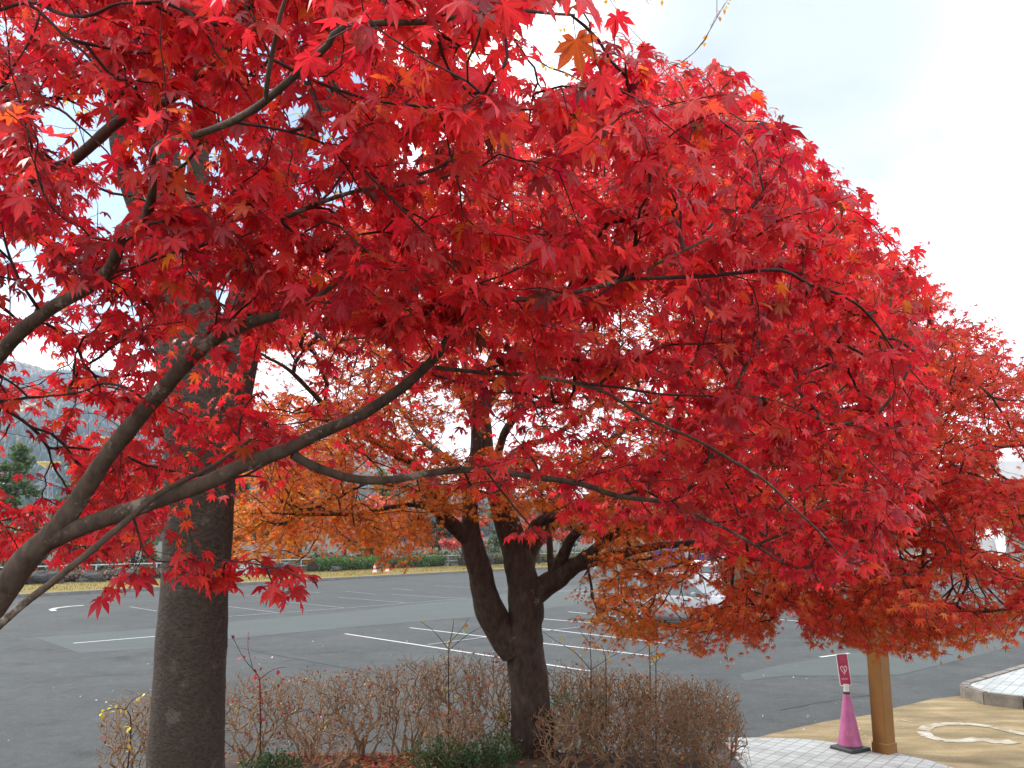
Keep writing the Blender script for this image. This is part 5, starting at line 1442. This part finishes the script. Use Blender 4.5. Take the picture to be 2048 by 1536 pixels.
T2 = make_tree('pine', 9.8, 5.6, 5200, PG2, 'olive green pine right of the pylon, its top above the near limb', 'tree', GT, 0.30)
T2.location = at(158, 68)
T3 = make_tree('pine', 9.5, 5.0, 4200, DK, 'dark conifer at the far left, outer one', 'tree', GT, 0.32, 0.2)
T3.location = at(-120, 70)
T4 = make_tree('round', 4.6, 5.0, 3000, [[0.05, 0.085, 0.03], [0.1, 0.1, 0.035]], 'low bushy green tree behind the railing under the pylon', 'tree', GT, 0.26)
T4.location = at(92, 56)
M1 = make_tree('round', 5.2, 5.6, 5200, COR, 'small coral red maple across the car park, seen in the fork of the maple trunk', 'tree', 'coral maples across the car park', 0.24)
M1.location = tuple(kpt(49, 5.5)[0]) + (0.1,)
M2_ = make_tree('round', 6.5, 7.0, 5200, ORG, 'amber maple across the car park behind the hanging orange leaves', 'tree', 'coral maples across the car park', 0.26)
M2_.location = at(560, 66)
def place(src, px, d, rz, label, s): dup(src, at(px, d), rz, label, (s, s, s))
place(T4, 232, 62, 1.0, 'low bushy green tree behind the railing left of the big grey trunk', 1.1)
place(T1, 300, 74, 2.0, 'green pine directly left of the big grey trunk, far back', .95)
place(T3, 470, 80, .5, 'dark conifer right of the big grey trunk, behind the amber leaves', 1.0)
place(T3, 600, 84, 1.5, 'dark conifer behind the amber maple across the car park', 1.0)
place(T1, 760, 78, 2.6, 'green conifer showing between the leaning stems left of the maple trunk', .95)
place(T3, 690, 82, 3.1, 'dark conifer left of the green conifer among the orange leaves', .8)
place(T3, 880, 90, .9, 'dark conifer behind the left stem of the maple', .9)
place(T2, 1010, 96, 2.2, 'olive conifer behind the fork of the maple', .9)
place(T3, 1130, 100, 1.9, 'dark conifer right of the maple fork', .85)
place(T2, 1260, 110, .3, 'olive conifer far behind the blue truck', .9)
place(T3, 1400, 115, 2.9, 'dark conifer far behind the green box truck', .9)
place(T1, 1560, 120, 1.2, 'green conifer far back at the right, left one of two', .9)
place(T2, 1700, 135, .8, 'green conifer far back at the right, right one of two', .9)
place(T4, 15, 52, 2.2, 'low shrubby tree behind the railing at the left edge of the view', .85)
place(T4, 160, 54, 3.2, 'low shrubby tree behind the railing under the near maple fork', .75)
place(M1, 925, 74, 1.0, 'small coral red maple across the car park, left of the maple trunk', .85)
place(M1, 735, 72, 2.0, 'coral red maple across the car park above the green hedge', 1.25)
place(M1, 270, 60, 2.7, 'coral red maple across the car park, beside the big grey trunk', 1.35)
place(M1, 1215, 84, 3.6, 'coral red maple across the car park, right of the maple trunk', .9)
place(M2_, 440, 62, 1.4, 'amber maple across the car park next to the big grey trunk', .85)
place(M2_, 1330, 90, 2.4, 'amber maple across the car park above the blue truck', 1.0)
place(M2_, 1480, 100, .4, 'amber maple across the car park above the green box truck', 1.0)

# lamp posts and a low white building edge beyond the railing
def lamp_post(px, d, h, label):
    l = at(px, d)
    root = empty('lamp_post', l, label, 'lamp post', 'pale poles across the car park')
    bm = bmesh.new(); add_tube(bm, (0, 0, 0), (0, 0, h), 0.10, 0.06, 10); bm_obj('pole', bm, MAT['steel'], root)
    bm = bmesh.new(); add_box(bm, (0.25, 0, h + 0.05), (0.7, 0.22, 0.12), 0, 0.03); bm_obj('lamp_head', bm, MAT['steel'], root)
lamp_post(1188, 72, 5.5, 'pale lamp post between the curved right limbs of the maple')
lamp_post(1115, 80, 5.0, 'pale lamp post just right of the maple fork')
MAT['whitewash'] = simple('white_render', (0.6, 0.6, 0.58), (0.72, 0.72, 0.7), 1.5, 0.8)
MAT['grey_wall'] = simple('grey_render', (0.22, 0.21, 0.19), (0.34, 0.33, 0.3), 2, 0.85)
MAT['awning'] = simple('ochre_awning', (0.26, 0.12, 0.02), (0.34, 0.16, 0.03), 3, 0.6)
p = kpt(22.5, 13)[0]
wl = empty('low_white_wall', (p[0], p[1], 0), 'low white wall beyond the railing left of the green hedge', 'wall', None, kpt(22.5, 13)[1])
bm = bmesh.new(); add_box(bm, (0, 0, 0.3), (9, 0.3, 0.7), 0, 0.02); bm_obj('wall', bm, MAT['whitewash'], wl)
bm = bmesh.new(); add_box(bm, (0, 0, 0.68), (9.1, 0.4, 0.06), 0, 0.01); bm_obj('coping', bm, MAT['grey_wall'], wl)
# visitor building at the right edge
bd_ = at(2130, 62)
house = empty('visitor_building', (bd_[0], bd_[1], 0), 'pale low building with a deep white eave at the right edge of the view', 'building', None, R(-12))
bm = bmesh.new(); add_box(bm, (3.0, 4, 2.6), (14.0, 8, 5.2)); bm_obj('wall', bm, MAT['whitewash'], house)
bm = bmesh.new(); add_box(bm, (2.0, 3.5, 7.4), (17, 11, 1.5), 0, 0.05); bm_obj('eave', bm, MAT['whitewash'], house)
bm = bmesh.new(); add_box(bm, (2.4, 3.5, 5.95), (15, 9.4, 1.4)); bm_obj('soffit_band', bm, MAT['grey_wall'], house)
for x in (-3.6, -1.2, 1.2, 3.6):
    bm = bmesh.new(); add_box(bm, (x, -1.2, 2.6), (0.9, 0.6, 5.2), 0, 0.03); bm_obj('column', bm, MAT['grey_wall'], house)
for x in (-2.4, 0.0, 2.4):
    bm = bmesh.new(); add_box(bm, (x, -0.02, 1.3), (1.3, 0.1, 2.4)); bm_obj('window', bm, MAT['glass'], house)
bm = bmesh.new(); add_box(bm, (-2.5, -1.6, 3.9), (6.5, 1.6, 1.3), 0, 0.05); bm_obj('awning', bm, MAT['awning'], house)
vp = at(1984, 66)
van = empty('white_van', (vp[0], vp[1], 0), 'white box van parked before the pale building at the right', 'van', None, R(-8))
bm = bmesh.new(); add_box(bm, (0, 0, 1.45), (3.6, 1.9, 2.3), 0, 0.06); bm_obj('cargo_box', bm, MAT['white_paint'], van)
bm = bmesh.new(); add_box(bm, (2.35, 0, 1.15), (1.2, 1.75, 1.7), 0, 0.15, 0.85); bm_obj('cab', bm, MAT['white_paint'], van)
bm = bmesh.new(); add_box(bm, (2.4, 0, 1.55), (1.1, 1.68, 0.55), 0, 0.05, 0.92); bm_obj('window', bm, MAT['glass'], van)
for sx in (-1.1, 2.2):
    for s in (-1, 1): wheel(van, sx, s * 0.8, 0.34, 0.2)

# ------------------------------------------------------------------ hills, far forest, pylon
RX = [-900, -400, -200, 0, 150, 300, 450, 600, 750, 900, 1100, 1500, 2300, 3200]
RY = [700, 690, 705, 735, 755, 812, 850, 880, 920, 985, 1015, 1025, 1035, 1040]
def ridge_h(px, D):
    return (1075 - np.interp(px, RX, RY)) / FPX * D + 2.6
rr_ = np.linspace(420, 2300, 90); pxs = np.linspace(-900, 3200, 210)
AZ, RR = np.meshgrid((pxs - 1024) / FPX, rr_)
PXM = np.tile(pxs, (len(rr_), 1))
f = np.clip((RR - 420) / 1500, 0, 1) ** 1.15
HZ = ridge_h(PXM, 1920.0) * f
HX, HY = AZ * RR, RR
nn = np.array([mnoise.fractal(Vector((a / 140, b / 140, 0)), 0.8, 2.1, 5) for a, b in zip(HX.ravel(), HY.ravel())]).reshape(HX.shape)
HZ = HZ + nn * 30 * f * np.clip(HZ / 120, 0.15, 1) - 0.3
HZ[-8:] -= np.linspace(0, 60, 8)[:, None]
idx = np.arange(HX.size).reshape(HX.shape)
q = np.stack([idx[:-1, :-1], idx[:-1, 1:], idx[1:, 1:], idx[1:, :-1]], -1).reshape(-1, 4)
MAT['hill'] = simple('forest_floor', (0.03, 0.045, 0.02), (0.13, 0.075, 0.03), 0.012, 1.0)
tag(np_mesh('hills', np.stack([HX, HY, HZ], -1).reshape(-1, 3), None, MAT['hill'], smooth=True, quads=q), kind='structure')
def hz_at(x, y):
    px = x / y * FPX + 1024; fr = np.clip((px - pxs[0]) / (pxs[1] - pxs[0]), 0, len(pxs) - 1.001); rrn = np.clip((y - rr_[0]) / (rr_[1] - rr_[0]), 0, len(rr_) - 1.001)
    i, j = rrn.astype(int), fr.astype(int); a, b = rrn - i, fr - j
    return HZ[i, j] * (1 - a) * (1 - b) + HZ[i + 1, j] * a * (1 - b) + HZ[i, j + 1] * (1 - a) * b + HZ[i + 1, j + 1] * a * b
nT = 24000
px = np.concatenate([rgF.uniform(-500, 900, int(nT * .8)), rgF.uniform(900, 2600, int(nT * .2))]); y = 430 + 1560 * rgF.random(nT) ** 0.75
x = (px - 1024) / FPX * y; z = hz_at(x, y)
sp_n = np.array([mnoise.noise(Vector((a / 160, b / 160, 0))) + .5 * mnoise.noise(Vector((a / 50, b / 50, 5))) for a, b in zip(x, y)])
con = (sp_n + 0.8 * (1 - sst(900, 1400, y)) + rgF.normal(0, .12, nT)) > 0.24
V, F, C, off = [], [], [], 0
k6 = np.arange(6) * np.pi / 3
for i in range(nT):
    h_ = rgF.uniform(11, 21) if con[i] else rgF.uniform(8, 13)
    if con[i]:
        prof = [(0.05, .0), (.24, .14), (.15, .5), (.06, .8), (.0, 1.0)]
        c_ = np.array([0.02, 0.05, 0.026]) * np.exp(rgF.normal(0, .22))
    else:
        prof = [(0.1, .05), (.38, .3), (.40, .6), (.24, .88), (.0, 1.0)]
        pal_ = np.array([[0.30, 0.14, 0.045], [0.2, 0.10, 0.04], [0.32, 0.22, 0.06], [0.13, 0.11, 0.04]])
        c_ = pal_[rgF.integers(0, 4)] * np.exp(rgF.normal(0, .2))
    ring = []
    for r__, zf in prof[:-1]:
        rj = r__ * h_ * rgF.uniform(.55, 1.4, 6)
        ring.append(np.stack([x[i] + np.cos(k6) * rj, y[i] + np.sin(k6) * rj, np.full(6, z[i] - .5 + zf * h_) + rgF.normal(0, .03 * h_, 6)], -1))
    vv = np.vstack(ring + [np.array([[x[i], y[i], z[i] - .5 + h_]])])
    ff = []
    for a in range(3):
        for k in range(6):
            p0, p1 = a * 6 + k, a * 6 + (k + 1) % 6
            ff += [(p0, p1, p1 + 6), (p0, p1 + 6, p0 + 6)]
    for k in range(6): ff.append((18 + k, 18 + (k + 1) % 6, 24))
    V.append(vv); F.append(np.array(ff) + off); off += 25
    C.append(np.tile(np.append(c_, 0), (25, 1)))
o = np_mesh('far_forest', np.concatenate(V), np.concatenate(F), MAT['leaf_far'], None, np.concatenate(C))
tag(o, kind='stuff')

MAT['pylon_grey'] = simple('pylon_grey_steel', (0.2, 0.215, 0.25), (0.28, 0.3, 0.33), 2, 0.6)
MAT['pylon_yellow'] = simple('pylon_yellow_steel', (0.55, 0.40, 0.06), (0.65, 0.48, 0.1), 2, 0.6)
DP = 250.0
pb = P(83, 1075, DP)
def pz(py): return float(P(83, py, DP)[2])
pyl = empty('power_pylon', (pb[0], pb[1], 0), 'grey lattice power pylon with a yellow top arm before the forested hill', 'pylon')
ztop, zw = pz(922), pz(934)
bm = bmesh.new()
def lat(bm, z0, z1, w0, w1, n, r):
    for k in range(n):
        za, zb = z0 + (z1 - z0) * k / n, z0 + (z1 - z0) * (k + 1) / n
        wa, wb = w0 + (w1 - w0) * k / n, w0 + (w1 - w0) * (k + 1) / n
        ca = [(wa * sx, wa * sy, za) for sx, sy in ((-1, -1), (1, -1), (1, 1), (-1, 1))]; cb_ = [(wb * sx, wb * sy, zb) for sx, sy in ((-1, -1), (1, -1), (1, 1), (-1, 1))]
        for i in range(4):
            add_tube(bm, ca[i], cb_[i], r, r, 4); add_tube(bm, ca[i], cb_[(i + 1) % 4], r * .6, r * .6, 4); add_tube(bm, ca[(i + 1) % 4], cb_[i], r * .6, r * .6, 4); add_tube(bm, cb_[i], cb_[(i + 1) % 4], r * .6, r * .6, 4)
lat(bm, 0, pz(975), 2.8, 1.15, 5, 0.13); lat(bm, pz(975), zw, 1.15, 0.55, 6, 0.11)
bm_obj('tower', bm, MAT['pylon_grey'], pyl)
bm = bmesh.new()
for py_, l in ((944, 3.4), (968, 4.1)):
    z = pz(py_)
    for s in (-1, 1):
        e = (s * l, 0, z - 0.1)
        for yy in (-.6, .6):
            add_tube(bm, (s * .7, yy, z), e, .09, .07, 4); add_tube(bm, (s * .7, yy, z + 1.1), e, .08, .06, 4)
            for q_ in (.25, .5, .75): add_tube(bm, (s * (.7 + (l - .7) * q_), yy * (1 - q_), z), (s * (.7 + (l - .7) * q_), yy * (1 - q_), z + 1.1 * (1 - q_)), .05, .05, 4)
        add_tube(bm, e, (s * (l - .9), 0.2, z - 0.9), .14, .1, 5)
bm_obj('cross_arm', bm, MAT['pylon_grey'], pyl)
bm = bmesh.new()
for s in (-1, 1):
    for yy in (-.5, .5):
        add_tube(bm, (0, yy, ztop), (s * 3.6, 0, ztop + .05), .13, .12, 4); add_tube(bm, (s * .5, yy, zw), (s * 3.6, 0, ztop), .13, .12, 4)
        for q_ in range(6):
            a, b = q_ / 6, (q_ + .5) / 6
            add_tube(bm, (s * 3.6 * a, yy * (1 - a), ztop), (s * (.5 + 3.1 * b), yy * (1 - b), zw + (ztop - zw) * b), .09, .09, 4)
            add_tube(bm, (s * 3.6 * (q_ + 1) / 6, yy * (1 - a), ztop), (s * (.5 + 3.1 * b), yy * (1 - b), zw + (ztop - zw) * b), .09, .09, 4)
bm_obj('top_arm', bm, MAT['pylon_yellow'], pyl)
pts = []
for i in range(30):
    u = i / 29; pp = P(-900 + 2400 * u, 985 + 10 * (1 - (2 * u - 1) ** 2) - 5, 120)
    pts.append(pp)
tb = Tubes(); tb.add(np.array(pts), np.full(30, 0.022), 4)
tag(tb.build('power_line', MAT['darkpl']), 'single dark power line strung before the hill and pylon', 'cable')

# ------------------------------------------------------------------ the air: thin haze that fades the hills
bm = bmesh.new(); add_box(bm, (200, 1080, 219), (6400, 2880, 442))
m = bpy.data.materials.new('haze'); m.use_nodes = True
t = m.node_tree; t.nodes.clear()
mo = N(t, 'ShaderNodeOutputMaterial'); pv = N(t, 'ShaderNodeVolumePrincipled')
pv.inputs['Color'].default_value = (0.62, 0.79, 1.0, 1)
pv.inputs['Density'].default_value = 0.00023
t.links.new(pv.outputs['Volume'], mo.inputs['Volume'])
tag(bm_obj('haze', bm, m), kind='stuff')
